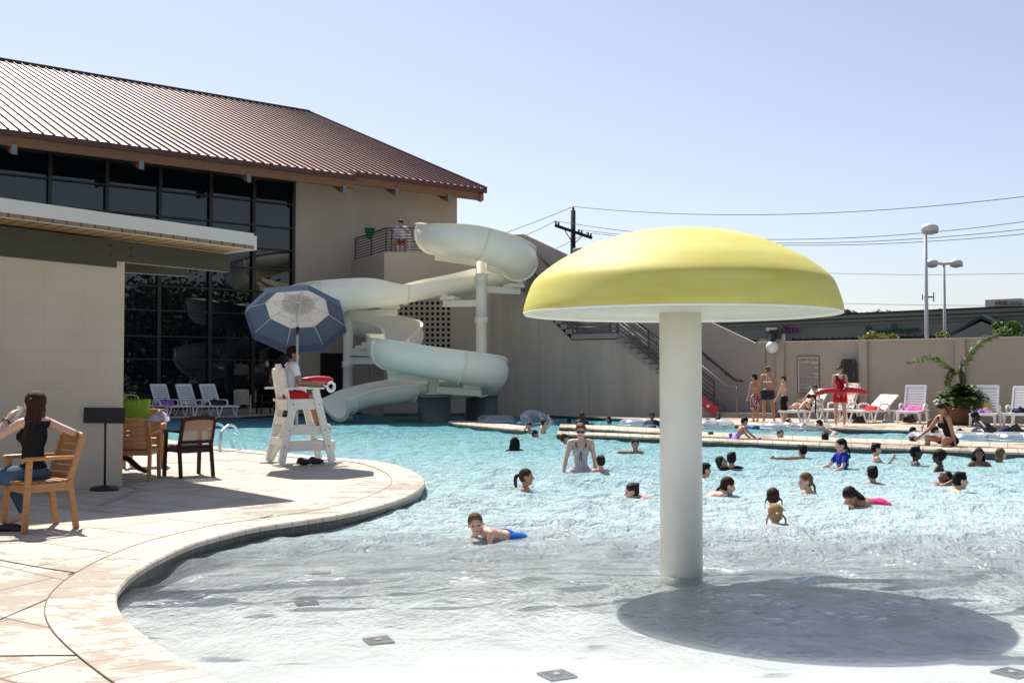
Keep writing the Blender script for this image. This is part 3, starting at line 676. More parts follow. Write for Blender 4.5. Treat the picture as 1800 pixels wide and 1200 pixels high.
# ------------------------------------------------------------------ main building with glass front and metal roof
u = Vector((.781, .6248, 0)).normalized(); n_ = Vector((-.6248, .781, 0)).normalized(); Zv = Vector((0, 0, 1))
CB = 47.5
def onl(px, c=CB, s=.8): D = c/(1+s*(900-px)/1900); return Vector(((px-900)*D/1900, D, 0))
bld = empty('recreation_building', onl(518), 0, 'large stucco building with a dark glass front and red standing seam metal roof', 'building')
def bp(mb, name, m, parent=bld, **k): return mb.build(name, m, parent, -bld.location if parent is bld else None, **k)
eaveR = Vector((-1.084, 44.88, 9.223)); slope = 6.19/15.55
def roofpt(a, t): return eaveR-u*a+n_*t+Zv*(slope*t)          # a along the eave leftwards, t up the slope
L0 = 42.0; split = (eaveR-onl(605, 45.74)-Zv*9.223).length
roof = MB()
tk = Vector((0, 0, -.14))
def slab(a0, a1, t0, t1): roof.extr([roofpt(a0, t0), roofpt(a1, t0), roofpt(a1, t1), roofpt(a0, t1)], tk)
slab(0, split, 0, 15.55); slab(split, L0, -.77, 15.55)
bk_ = [roofpt(0, 15.55), roofpt(L0, 15.55), roofpt(L0, 15.55)+n_*15-Zv*6, roofpt(0, 15.55)+n_*15-Zv*6]; roof.extr(bk_, tk)
def roofmat():
    m, t, o = newmat('dark red standing seam metal'); L = t.links.new; p = N(t, 'ShaderNodeBsdfPrincipled', Roughness=.5, Metallic=.30)
    tc = N(t, 'ShaderNodeTexCoord'); n = N(t, 'ShaderNodeTexNoise', Scale=.5, Detail=6.0); L(tc.outputs['Object'], n.inputs['Vector'])
    cr = N(t, 'ShaderNodeValToRGB'); cr.color_ramp.elements[0].position = .3; cr.color_ramp.elements[0].color = (.32, .175, .16, 1); cr.color_ramp.elements[1].position = .7; cr.color_ramp.elements[1].color = (.42, .25, .23, 1)
    L(n.outputs['Fac'], cr.inputs[0]); L(cr.outputs[0], p.inputs['Base Color']); L(p.outputs[0], o.inputs['Surface']); return m
rf_ = bp(roof, 'roof', roofmat())
seams = MB(); a_ = .0; k = 0
while a_ < L0-.1:
    t0 = 0 if a_ < split-.02 else -.77
    seams.beam(roofpt(a_, t0)+Zv*.035, roofpt(a_, 15.55)+Zv*.035, .036, .065, up=n_.cross(u)); a_ += .335
seams.beam(roofpt(0, 15.55)+Zv*.06, roofpt(L0, 15.55)+Zv*.06, .3, .09)
seams.beam(roofpt(-.03, 0)+Zv*.01, roofpt(-.03, 15.55)+Zv*.01, .06, .2)
bp(seams, 'roof_seams', mat('dark maroon seam', (.085, .03, .028), .5, .1, 5), rf_)
gut = MB()
gut.beam(roofpt(0, -.04)-Zv*.06, roofpt(split, -.04)-Zv*.06, .07, .17); gut.beam(roofpt(split, -.81)-Zv*.06, roofpt(L0, -.81)-Zv*.06, .07, .17)
bp(gut, 'gutter', mat('dark maroon seam', (), 0))
fa = MB(); M_fir = mat('stained fir beam', (.20, .095, .045), .6, .25, 3, bump=.2, stretch=(1, 1, 6))
fa.beam(roofpt(.1, .1)-Zv*.34, roofpt(split, .1)-Zv*.34, .14, .34); fa.beam(roofpt(split, -.645)-Zv*.34, roofpt(L0, -.645)-Zv*.34, .14, .34)
fa.beam(roofpt(.25, -.02)-Zv*.36, roofpt(.25, 15)-Zv*.36, .14, .36)
bp(fa, 'fascia', M_fir)
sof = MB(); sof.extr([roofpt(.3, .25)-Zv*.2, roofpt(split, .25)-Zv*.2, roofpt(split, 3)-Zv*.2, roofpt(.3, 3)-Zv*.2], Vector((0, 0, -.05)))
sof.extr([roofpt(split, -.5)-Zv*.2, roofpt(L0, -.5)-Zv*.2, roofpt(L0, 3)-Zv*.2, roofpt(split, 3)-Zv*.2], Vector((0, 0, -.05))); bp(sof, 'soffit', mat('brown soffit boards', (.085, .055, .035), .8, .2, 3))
for px in (-215, 8, 231, 419, 587, 697, 790):
    t0 = 0 if px > 605 else -.77; e_ = onl(px, 45.74); a_ = (eaveR-Zv*9.223-e_).dot(u)
    w = MB(); q0 = roofpt(a_, t0+.12)-Zv*.30; q1 = roofpt(a_, 3.2)-Zv*.30
    w.extr([q0-u*.11, q0-u*.11-Zv*.42, roofpt(a_, t0+1.5)-u*.11-Zv*.62, q1-u*.11-Zv*.3, q1-u*.11+Zv*0], u*.22)
    rb = bp(w, 'rafter_tail', M_fir)
    pl = MB(); c0 = roofpt(a_, t0+.05)-Zv*.53; pl.beam(c0-n_*.035+Zv*.10, c0-n_*.035-Zv*.20, .16, .03, up=n_)
    pl.beam(roofpt(a_, t0+.22)+u*.118-Zv*.36, roofpt(a_, t0+.22)+u*.118-Zv*.78, .03, .16, up=n_)
    for k in range(4):
        for s_ in (-.04, .04): pl.ell(c0-n_*.06+u*s_+Zv*(.15-.1*k), (.014, .014, .014))
    bp(pl, 'steel_bracket', mat('galvanised bracket', (.22, .22, .22), .5, .15, 10, metal=.6), rb)
# walls
def zroof(P): return eaveR.z+slope*((P-eaveR).dot(n_))
w518, w803 = onl(518), onl(803); farL = w518-u*34; depthB = 26
zt = zroof(w518)-.3
wl = MB()
wl.extr([w518, w803, w803+Zv*zt, w518+Zv*zt], n_*.4)
rt = w803+n_*.4
pk = 15.55-(w803-eaveR).dot(n_)
wl.extr([rt, rt+Zv*zt, w803+n_*pk+Zv*(zroof(w803+n_*pk)-.3), w803+n_*depthB+Zv*(zt+.5), w803+n_*depthB], -u*.4)
bp(wl, 'stucco_wall', blockmat('warm stucco on the tall wall', (.425, .365, .295), 1.5, .75, (R(90), 0, R(38.7)), (.30, .255, .21), .004, streak=True, var=.05, strength=.3))
gl = MB(); gl.extr([farL+n_*.1, w518+n_*.1, w518+n_*.1+Zv*zt, farL+n_*.1+Zv*zt], n_*.06)
def glassm():
    m, t, o = newmat('dark tinted glass'); L = t.links.new
    p = N(t, 'ShaderNodeBsdfPrincipled', Roughness=.012); p.inputs['Base Color'].default_value = (.003, .006, .009, 1); p.inputs['IOR'].default_value = 1.62
    p.inputs['Specular IOR Level'].default_value = .5
    tc = N(t, 'ShaderNodeTexCoord'); n = N(t, 'ShaderNodeTexNoise', Scale=.35, Detail=1.0); L(tc.outputs['Object'], n.inputs['Vector'])
    b = N(t, 'ShaderNodeBump', Strength=.35, Distance=.05); L(n.outputs['Fac'], b.inputs['Height']); L(b.outputs[0], p.inputs['Normal']); L(p.outputs[0], o.inputs['Surface']); return m
M_glass = glassm(); bp(gl, 'glass_front', M_glass)
mu = MB(); M_mull = mat('bronze mullion', (.035, .03, .027), .4, .1, 5, metal=.4)
step = (onl(185)-onl(84)).length; k = 0
p518 = onl(515); 
for px in (515, 445, 368.5, 279, 185, 84): q = onl(px); mu.beam(q+Zv*.15, q+Zv*zt, .07, .12, up=u)
for k in range(1, 17): q = onl(84)-u*step*k; mu.beam(q+Zv*.15, q+Zv*zt, .07, .12, up=u)
for z in (2.05, 2.85, 3.75, 4.6, 5.45, 6.2, 7.05, 7.95, 8.8): mu.beam(farL+Zv*z+n_*.02, w518+Zv*z+n_*.02, .10, .05)
bp(mu, 'mullions', M_mull)
cb = MB().beam(farL+Zv*.1-n_*.05, w518+Zv*.1-n_*.05, .3, .36); bp(cb, 'sill_wall', M_wall)
dr = MB()
for (x0, x1) in ((563, 602), (622, 668)):
    q0, q1 = onl(x0), onl(x1); d0 = bp(MB().extr([q0-n_*.02+Zv*.12, q1-n_*.02+Zv*.12, q1-n_*.02+Zv*2.35, q0-n_*.02+Zv*2.35], n_*.03), 'door', mat('dark doorway panel', (.010, .010, .010), .35, .2, 5))
# soffit closure: ceiling to stop light leaking
# ------------------------------------------------------------------ slide platform block with its pierced screen
pA = onl(617); pA = onl(617); pB = Vector((-4.65, 39.26, 0)); pC = Vector((-.78, 39.3, 0)); zp = 5.98
M_pl = blockmat('platform stucco', (.45, .39, .32), 1.4, .7, (R(90), 0, 0), (.32, .275, .23), .004, streak=True, var=.05, strength=.3)
tower = empty('slide_platform', pB, 0, 'stucco slide platform tower with a screen of square holes and a railed deck on top', 'platform')
def tp(mb, name, m, parent=tower, **k): return mb.build(name, m, parent, -tower.location if parent is tower else None, **k)
W0 = W(690, 600, 39.3).x; W1 = W(793, 600, 39.3).x; zs1 = W(700, 528, 39.3).z; zs0 = W(700, 612, 39.3).z
tb = MB()
tb.extr([pA, pB, pB+Zv*zp, pA+Zv*zp], Vector((.3, .25, 0)))
def fr(x0, x1, z0, z1, y=39.28, th=.3): tb.box(((x0+x1)/2, y+th/2, (z0+z1)/2), (x1-x0, th, z1-z0))
fr(pB.x, pC.x, zs1, zp-.003); fr(pB.x, pC.x, -.6, zs0); fr(pB.x, W0, zs0, zs1); fr(W1, pC.x, zs0, zs1)
tb.prism([(pA.x+.3, pA.y), (pB.x, pB.y+.3), (pC.x, 39.6), (pC.x, 43.5), (pA.x+2.5, 43.5)], zp-.25, zp)
tp(tb, 'tower_wall', M_pl)
la = MB(); nx_, nz_ = 11, 9; cwx = (W1-W0)/nx_; cz = (zs1-zs0)/nz_
for i in range(nx_+1): la.box((W0+i*cwx, 39.33, (zs0+zs1)/2), (.085, .08, zs1-zs0))
for i in range(nz_+1): la.box(((W0+W1)/2, 39.33, zs0+i*cz), (W1-W0, .076, .085))
tp(la, 'pierced_screen', M_pl)
tp(MB().box(((W0+W1)/2, 40.6, (zs0+zs1)/2), (W1-W0+2, .1, zs1-zs0+2)), 'screen_shade_panel', mat('painted shade backing', (.02, .02, .02), .9, .2, 3))  # near-black panel painted as the shade seen through the screen holes
tp(MB().box(((pB.x+pC.x)/2, 39.24, -.05), (pC.x-pB.x+.02, .06, .34)), 'tile_band', M_tile)
def railing(name, pts, hgt, nbars, label, postn=None, r=.018, group=None, posts=None):
    """steel railing: posts, bars, top rail along a 3-D polyline"""
    root = empty(name, pts[0], 0, label, 'railing', group)
    ps = MB(); bs = MB(); 
    P3 = [Vector(p)-Vector(pts[0]) for p in pts]
    for i, p in enumerate(P3):
        pb = MB().beam(p, p+Zv*hgt, .05, .05, up=(0, 1, 0)); pb.build('post', M_dark, root)
    for i in range(len(P3)-1):
        a_, b_ = P3[i], P3[i+1]
        for k in range(nbars):
            z = hgt*(.1+.8*k/(nbars-1)); bs.tube([a_+Zv*z, b_+Zv*z], r, 6)
        ps.beam(a_+Zv*hgt, b_+Zv*hgt, .06, .045)
    bs.build('bars', M_dark, root); ps.build('top_rail', M_dark, root); return root
rp = [pA+Vector((.15, 0, zp)), (pA+pB)/2+Vector((.15, 0, zp)), pB+Vector((.05, .12, zp)), pB+Vector((.25, .12, zp)), pB+Vector((1.35, .12, zp)), pB+Vector((2.1, .12, zp))]
railing('balcony_railing', rp, .88, 8, 'dark steel railing with horizontal bars around the slide platform')
gc = MB(); g0 = W(650, 402, 40.2)
for k in range(8): gc.box((g0.x+.02*math.sin(k*1.7), g0.y-.04-.01*k % .03, g0.z-.05*k), (.42-.03*k, .03, .06), rotz(.6))
tag(gc.build('towel', cl('green', (.01, .09, .05)), None), 'small green towel hung over the balcony railing', 'towel')
# ------------------------------------------------------------------ stair block
S0 = Vector((-.78, 39.3, 0)); sd = Vector((1, -.53, 0)).normalized(); sn = Vector((.468, .884, 0)).normalized()
def sl_(px): X = None; k = (px-900)/1900; Y = (39.3+.53*-.78*1)/(1+.53*k) if False else (39.3-.53*.78)/(1+.53*k); return Vector((k*Y, Y, 0))
def sdist(px): return (sl_(px)-S0).dot(sd)
stair = empty('concrete_staircase', S0, 0, 'long grey concrete staircase climbing left behind the pool to the slide platform', 'staircase')
def sp_(mb, name, m, parent=stair, **k): return mb.build(name, m, parent, -stair.location if parent is stair else None, **k)
d_bot = sdist(1262); d_l1 = sdist(1085); d_l0 = sdist(1005); z_l = 2.92
n1 = 15; run1 = (d_bot-d_l1)/n1; rise1 = (z_l-.12)/(n1+1)
n2 = 16; rise2 = (zp-z_l)/(n2+1); run2 = d_l0/n2
M_conc = mat('weathered grey concrete', (.30, .265, .23), .9, .15, 2, bump=.3)
M_stairwall = blockmat('streaked stair stucco', (.45, .395, .325), 1.9, 50., (R(90), 0, R(-27.9)), (.25, .22, .19), .012, streak=True, var=.14, strength=.35, scale=2.2)
SWd = 1.55; tr = MB(); sw = MB()
for i in range(n1): 
    d1 = d_bot-i*run1; z1 = .12+rise1*(i+1); a_ = S0+sd*(d1-run1)-sn*.06; tr.extr([a_+Zv*(z1-rise1+.02), a_+sd*(run1+.03)+Zv*(z1-rise1+.02), a_+sd*(run1+.03)+Zv*z1, a_+Zv*z1], sn*SWd)
a_ = S0+sd*d_l0-sn*.06; ll = d_l1-d_l0; tr.extr([a_+Zv*(z_l-.17), a_+sd*ll+Zv*(z_l-.17), a_+sd*ll+Zv*z_l, a_+Zv*z_l], sn*SWd)
for i in range(n2):
    d1 = d_l0-i*run2; z1 = z_l+rise2*(i+1); a_ = S0+sd*(d1-run2)-sn*.06; tr.extr([a_+Zv*(z1-rise2+.02), a_+sd*(run2+.03)+Zv*(z1-rise2+.02), a_+sd*(run2+.03)+Zv*z1, a_+Zv*z1], sn*SWd)
sp_(tr, 'treads', M_conc)
sw.extr([S0+sd*-.02+Zv*-1.2, S0+sd*(d_bot+.02)+Zv*-1.2, S0+sd*d_bot+Zv*.13, S0+sd*d_l1+Zv*(z_l-.2), S0+sd*d_l0+Zv*(z_l-.2), S0+Zv*(zp-.25)], sn*(SWd-.1))
sp_(sw, 'stringer_wall', M_stairwall)
ld = MB(); ld.box((S0+sd*(d_bot+.9)+sn*.8+Zv*.20)[:], (1.7, 1.5, .155), rotz(math.atan2(sd.y, sd.x))); sp_(ld, 'bottom_landing', M_conc)
q0 = S0+sn*SWd; bw = MB()
zA = 6.78; dd = (Vector((8.47, 36.15, 0))-q0).dot(sd)
bw.extr([q0-sd*1.3-Zv*.5, q0+sd*dd-Zv*.5, q0+sd*dd+Zv*2.58, q0+sd*(dd-.35)+Zv*2.58, q0+sd*.55+Zv*zA, q0-sd*.1+Zv*zA, q0-sd*.9+Zv*(zA-.15), q0-sd*1.3+Zv*(zA-.15)], sn*.28)
sp_(bw, 'back_wall', blockmat('stair back stucco', (.35, .305, .262), 1.2, .6, (R(90), 0, R(-27.9)), (.26, .225, .19), .004, var=.05, strength=.4))
hr_ = MB(); q1 = q0-sn*.09
h0, h1 = q1+sd*(dd-1.0)+Zv*1.32, q1+sd*(d_l1+.4)+Zv*4.0
hr_.tube([h0-Zv*.0+sd*.25-Zv*.02, h0, h1], .028, 8)
hr_.tube([q1+sd*(dd-.35)+Zv*.93, q1+sd*(dd+.3)+Zv*.9], .028, 8)
hr_.tube([q1+sd*(d_l0+.1)+Zv*(z_l+.95), q1+sd*.5+Zv*(zp+.65)], .028, 8)
for k in range(5): p = h0.lerp(h1, .1+.2*k); hr_.tube([p-Zv*.0, p-Zv*.08, p+sn*.09-Zv*.09], .014, 6)
tag(hr_.build('handrail', M_dark, None), 'dark wall mounted handrail along the wall behind the staircase', 'handrail')
fp = [S0+sd*(d_bot-.15)+Zv*.25, S0+sd*(d_bot-.9)+Zv*(.25+.75*rise1/run1)]
dpost = [d_bot-.12, d_bot-1.25, d_bot-2.4, d_l1+.02, d_l1-.25, d_l0+.2, d_l0+.02, d_l0-1.1, .9]
def zst(d): return .12+rise1*(1+(d_bot-d)/run1) if d > d_l1 else (z_l if d >= d_l0 else z_l+(d_l0-d)/run2*rise2)
railing('stair_railing', [S0+sd*d-sn*.02+Zv*zst(d) for d in dpost], .93, 6, 'dark steel railing with sloping bars down the pool side of the staircase', r=.016)
e0 = S0+sd*(d_bot+.62)-sn*.0+Zv*.27; rr = empty('grab_rail', e0, 0, 'short steel grab rail post on the bottom landing of the staircase', 'handrail')
MB().tube([(0, 0, 0), (0, 0, .86)], .022, 8).build('post', mat('worn steel', (.25, .22, .2), .4, .1, 9, metal=.6), rr); MB().tube([Vector((.03, 0, .87)), -sd*.35+Zv*.87, -sd*1.6+Zv*1.9], .022, 8).build('top_rail', mat('worn steel', (), 0), rr)
# red float leaning on stringer
rf0 = S0+sd*(d_bot-.02)-sn*.14+Zv*.30; rf1 = S0+sd*(d_bot-1.25)-sn*.14+Zv*1.18
rfr = empty('rescue_board', rf0, 0, 'red board with a white round emblem lying along the foot of the stair railing', 'float')
dv = (rf1-rf0); MB().beam((0, 0, 0), dv, .05, .26, up=Zv).build('board', M_red, rfr, bevel=.02)
MB().lathe([(.055, 0), (.055, .035), (0, .036)], Vector(dv)*.22, 16, axis=-sn).build('emblem', M_white, rfr)
# ------------------------------------------------------------------ water slide
# px, py, distance, left wall angle, right wall angle, radius, bank
SP = [(792, 400, 38.9, 92, 92), (775, 404, 38.0, 95, 112), (762, 410, 37.0, 92, 118), (776, 414, 35.9, 92, 118), (800, 415, 35.4, 92, 118), (840, 420, 35.3, 92, 118), (884, 436, 35.7, 92, 118), (908, 452, 36.6, 92, 118), (905, 466, 37.7, 90, 118),
      (880, 475, 38.0, 88, 110), (836, 479, 37.6, 82, 100), (792, 486, 37.2, 80, 95), (746, 492, 36.8, 80, 90), (700, 501, 36.4, 84, 84), (655, 507, 36.1, 112, 88), (620, 510, 36.0, 118, 92), (575, 514, 36.1, 118, 92), (545, 520, 36.6, 118, 92), (532, 530, 37.3, 118, 90), (545, 540, 38.0, 118, 88), (585, 550, 38.3, 116, 86), (630, 560, 38.3, 116, 84), (672, 567, 38.0, 116, 84), (703, 577, 37.3, 116, 86), (708, 588, 36.5, 112, 92), (695, 596, 35.8, 100, 104),
      (680, 603, 35.1, 92, 116), (684, 611, 34.3, 92, 118), (708, 618, 33.9, 92, 118), (780, 631, 33.6, 92, 118), (832, 640, 33.8, 92, 118), (856, 648, 34.5, 92, 118), (852, 658, 35.3, 90, 116), (820, 664, 35.8, 88, 112), (770, 669, 35.7, 86, 108), (724, 672, 35.3, 84, 104), (668, 677, 34.8, 84, 96), (632, 683, 34.4, 84, 90), (606, 692, 34.0, 86, 86), (586, 702, 33.7, 88, 88)]
pp = crv([(*W(a[0], a[1], a[2]), a[3], a[4]) for a in SP], 6)
slide = empty('water_slide', (-3, 35, 0), 0, 'long pale winding open water slide twisting down from the stair platform to the pool', 'water slide')
def gel():
    m, t, o = newmat('aged cream gelcoat'); L = t.links.new; p = N(t, 'ShaderNodeBsdfPrincipled', Roughness=.33); p.inputs['Coat Weight'].default_value = .2
    tc = N(t, 'ShaderNodeTexCoord'); n = N(t, 'ShaderNodeTexNoise', Scale=1.5, Detail=8.0, Roughness=.7); L(tc.outputs['Object'], n.inputs['Vector'])
    sx = N(t, 'ShaderNodeSeparateXYZ'); L(tc.outputs['Object'], sx.inputs[0])
    cr = N(t, 'ShaderNodeValToRGB'); cr.color_ramp.elements[0].position = .3; cr.color_ramp.elements[0].color = (.88, .83, .68, 1); cr.color_ramp.elements[1].position = .62; cr.color_ramp.elements[1].color = (.93, .89, .76, 1)
    L(n.outputs['Fac'], cr.inputs[0]); L(cr.outputs[0], p.inputs['Base Color']); L(p.outputs[0], o.inputs['Surface']); return m
M_gel = gel(); RS = .66
def sweep(P, name, m, parent, rad=RS, th=.03, rim=True, seg=20, aext=0):
    n = len(P); rings = []
    for i, p in enumerate(P):
        pos = Vector(p[:3]); t = Vector(P[min(i+1, n-1)][:3])-Vector(P[max(i-1, 0)][:3]); t.normalize()
        sd_ = t.cross(Zv).normalized(); up = sd_.cross(t).normalized()
        aL, aR = R(p[3]+aext), R(p[4]+aext); ring = []
        def pt_(a, r): return pos+sd_*(math.sin(a)*r)-up*(math.cos(a)*r)
        inner = [pt_(-aL+(aL+aR)*k/seg, rad-th) for k in range(seg+1)]; outer = [pt_(-aL+(aL+aR)*k/seg, rad) for k in range(seg+1)]
        if rim:
            hL = pt_(-aL, rad)-sd_*.07+up*.0; hR = pt_(aR, rad)+sd_*.07
            ring = [inner[0]+up*.03, hL+up*.03, hL-up*.015]+outer+[hR-up*.015, hR+up*.03, inner[-1]+up*.03]+inner[::-1]
        else: ring = outer+inner[::-1]
        rings.append(ring)
    mb = MB(); k = len(rings[0]); vs = [v for r_ in rings for v in r_]
    fs = [(i*k+j, i*k+(j+1) % k, (i+1)*k+(j+1) % k, (i+1)*k+j) for i in range(n-1) for j in range(k)]
    fs += [tuple(range(k-1, -1, -1)), tuple((n-1)*k+j for j in range(k))]
    mb.add(vs, fs, True); o = mb.build(name, m, parent, -slide.location); 
    es = o.modifiers.new('e', 'EDGE_SPLIT'); es.split_angle = R(38); return o
P_ = [tuple(p) for p in pp]
sweep(P_, 'flume', M_gel, slide)
acc = 0; last = Vector(P_[0][:3]); fl_pts = []
for i in range(2, len(P_)-2):
    q = Vector(P_[i][:3]); acc += (q-last).length; last = q
    if acc > 2.35: acc = 0; fl_pts.append(i)
M_gel2 = mat('joint flange gelcoat', (.80, .77, .64), .45, .08, 6)
for i in fl_pts:
    a_ = np.array(P_[i]); b_ = np.array(P_[i+1]); d_ = (b_-a_); d_ = d_/np.linalg.norm(d_[:3])*.05
    sweep([tuple(a_), tuple(a_+d_)], 'joint_flange', M_gel2, slide, rad=RS+.05, th=.06, rim=False, aext=-4)
ex = P_[-1]; e2 = np.array(P_[-1])+(np.array(P_[-1])-np.array(P_[-2]))*.3
sweep([tuple(np.array(P_[-1])), tuple(e2)], 'exit_lip', M_gel2, slide, rad=RS+.09, th=.12, rim=False, aext=2)
M_sup = mat('cream painted steel', (.74, .72, .61), .5, .06, 3)
def spost(px, D, z0, ytop, r, name='support_column'):
    b_ = W(px, 600, D); zt_ = W(px, ytop, D).z; mb = MB()
    pr = [(r*1.5, 0), (r*1.5, .05), (r, .06)]
    z = .9
    while z < zt_-z0-.5: pr += [(r, z), (r*1.22, z+.01), (r*1.22, z+.22), (r, z+.23)]; z += 1.45
    pr += [(r, zt_-z0), (0, zt_-z0+.01)]
    mb.lathe(pr, (b_.x, b_.y, z0), 20); mb.build(name, M_sup, slide, -slide.location); return b_
DA, DBc, DC = 36.3, 37.0, 34.7
spost(867-21, DA, .88, 455, .185); spost(612, DBc, -.6, 548, .17); spost(762, DC, .88, 662, .17)
def arm(p0, p1, w=.16, h=.22):
    a_, b_ = W(*p0), W(*p1); mb = MB().beam(a_, b_, w, h); d = (b_-a_).normalized()
    mb.box(b_-d*.25+Zv*.18, (.55, .5, .12), rotz(math.atan2(d.y, d.x))); mb.box(b_-d*.12+Zv*.28, (.22, .4, .14), rotz(math.atan2(d.y, d.x)))
    mb.build('support_arm', M_sup, slide, -slide.location)
for q in (((846, 463, DA), (765, 451, 36.4)), ((846, 470, DA), (910, 478, 36.6)), ((846, 508, DA), (912, 512, 37.6)), ((846, 533, DA), (780, 534, 36.9)), ((612, 551, DBc), (697, 549, 36.4)), ((612, 618, DBc), (652, 620, 36.2)), ((612, 634, DBc), (690, 634, 35.2)), ((762, 664, DC), (682, 663, 34.6)), ((762, 685, DC), (846, 690, 34.3))): arm(*q)
for (px, D, r, lab) in ((763.5, 34.9, .525, 'round dark mosaic plinth under the slide, nearer and left of the two'), (847, 36.6, .55, 'round dark mosaic tiled plinth under the tall slide column, right of the two')):
    b_ = W(px, 600, D); pl = MB().lathe([(r, -1.2), (r, .80)], (b_.x, b_.y, 0), 40)
    q = empty('tiled_plinth', (b_.x, b_.y, 0), 0, lab, 'plinth', 'tiled plinths under the slide'); pl.build('drum', M_tile2 if 'M_tile2' in globals() else mat('dark grey mosaic', (.085, .095, .095), .35, .35, 30), q, (-b_.x, -b_.y, 0))
    MB().lathe([(r+.035, .80), (r+.035, .86), (0, .875)], (0, 0, 0), 40).build('cap', mat('grey cap stone', (.22, .22, .20), .7, .1, 5), q)
# ------------------------------------------------------------------ perimeter wall
w0 = Vector((8.50, 36.25, 0)); w1 = Vector((14.83, 31.3, 0)); wdv = (w1-w0).normalized(); wn = Vector((-wdv.y, wdv.x, 0)); zw = 2.58
def onw(px, dz_=0):  # point on the wall line at a pixel column
    k = (px-900)/1900; t = (k*w0.y-w0.x)/(wdv.x-k*wdv.y); return w0+wdv*t
pw = empty('perimeter_wall', w0, 0, 'tall taupe rendered wall with shallow pilasters along the right side of the pool deck', 'wall')
def wp(mb, name, m, parent=pw): return mb.build(name, m, parent, -pw.location if parent is pw else None)
M_pw = blockmat('taupe rendered wall', (.44, .375, .30), .8, .4, (R(90), 0, R(-42)), (.30, .255, .215), .003, var=.05, strength=.35)
e1 = w0+wdv*14; mb = MB().extr([w0-wdv*.25+Zv*.0, e1, e1+Zv*zw, w0-wdv*.25+Zv*zw], wn*.25); wp(mb, 'wall_panel', M_pw)
for px in (1374, 1519, 1690, 1840):
    q = onw(px); mb = MB(); tpz = zw+(.28 if px == 1374 else .02)
    mb.extr([q-wdv*.13, q+wdv*.13, q+wdv*.13+Zv*tpz, q-wdv*.13+Zv*tpz], -wn*.14); wp(mb, 'pilaster', M_pw)
cp = MB().beam(w0+wn*.1+Zv*(zw+.02)-wdv*.25, e1+wn*.1+Zv*(zw+.02), .34, .04); wp(cp, 'coping', mat('pale wall coping', (.6, .53, .45), .8, .08, 3))
# globe lamp
gq = onw(1366)-wn*.38; gz = W(1362, 610, gq.y).z
gl_ = empty('globe_lamp', (gq.x, gq.y, gz), 0, 'white globe lamp hanging from a black bracket on the wall pilaster', 'lamp')
MB().ell((0, 0, 0), (.205, .205, .205), None, 32, 20).build('globe', mat('opal globe', (.82, .80, .80), .3, .02, 3, sub=.3), gl_)
MB().lathe([(.10, .17), (.10, .26), (.05, .3), (0, .3)], seg=20).box((0, 0, .36), (.14, .14, .14)).box((wn.x*.12+.05, wn.y*.12-.02, .42), (.34, .2, .30), rotz(math.atan2(wdv.y, wdv.x))).build('bracket', M_black, gl_)
MB().beam(wn*.12+Zv*.60-wdv*.25, wn*.12+Zv*.60+wdv*.1, .1, .1).build('cap', mat('pale wall coping', (), 0), gl_)
# slide rules board
s0 = onw(1402.5)-wn*.02; s1 = onw(1440)-wn*.02; zz1 = W(1403, 626.5, s0.y).z; zz0 = W(1403, 690, s0.y).z
sg = empty('rules_sign', s0, 0, 'tall white board headed SLIDE RULES with lines of small print on the taupe wall', 'sign')
sv = s1-s0; mb = MB().extr([Zv*zz0, sv+Zv*zz0, sv+Zv*zz1, Zv*zz1], -wn*.025); mb.build('board', mat('off white sign', (.47, .43, .38), .6, .03, 3), sg)
fm = MB(); M_frame = mat('dark sign frame', (.12, .07, .06), .5, .1, 9)
for a_, b_ in ((Zv*zz0, sv+Zv*zz0), (sv+Zv*zz0, sv+Zv*zz1), (sv+Zv*zz1, Zv*zz1), (Zv*zz1, Zv*zz0)): fm.beam(a_-wn*.02, b_-wn*.02, .022, .022)
fm.build('frame', M_frame, sg)
wsg = sv.length; sd_ = sv.normalized()
tx = text('title', 'SLIDE RULES', .115, mat('dark red print', (.20, .02, .015), .6, 0, 1), s0+sv*.5-wn*.035+Zv*(zz1-.15), sd_, sg, .002, 'CENTER')
rr_ = random.Random(3); words = 'no running diving or standing on the slide one rider at a time feet first wait until landing area is clear children must be able to swim lifeguard on duty obey keep hands inside lie flat leave pool quickly no food glass or toys'.split()
lines = []
num = 1
for i in range(27):
    s_ = ''
    lim = rr_.choice([14, 22, 34, 36, 37, 36, 30])
    while len(s_) < lim: s_ += rr_.choice(words)+' '
    lines.append(s_.strip()[:38])
text('print', '\n'.join(lines), .046, mat('dark print', (.035, .035, .03), .6, 0, 1), s0+sd_*.105*wsg-wn*.035+Zv*(zz1-.24), sd_, sg, .001)
text('footer', 'Have  Some Fun  Today', .055, mat('dark red print', (), 0), s0+sv*.5-wn*.035+Zv*(zz0+.07), sd_, sg, .001, 'CENTER')
# spine board on the wall
b0 = onw(1496.5)-wn*.28; zb1 = W(1496, 630, b0.y).z
sb = empty('spine_board', (b0.x, b0.y, .12), math.atan2(wdv.y, wdv.x), 'black spine board standing upright against the taupe wall behind the red suited guard', 'rescue board')
mb = MB(); hh = zb1-.12; o_ = [(-.21, 0), (.21, 0), (.25, .3), (.25, hh-.12), (.18, hh), (-.18, hh), (-.25, hh-.12), (-.25, .3)]
mb.extr([(x, 0, z) for x, z in o_], (0, .06, 0)); mb.build('board', M_black, sb, bevel=.012)
mb = MB()
for z in (hh-.1, hh-.5, hh-.9, .5, .2):
    for sx in (-1, 1): mb.ell((sx*.17, -.004, z), (.03, .008, .1))
for z in (hh-.35, hh-.75): mb.box((0, -.006, z), (.26, .012, .012))
mb.build('handholds', mat('grey handholds', (.06, .065, .06), .4, .1, 9), sb)
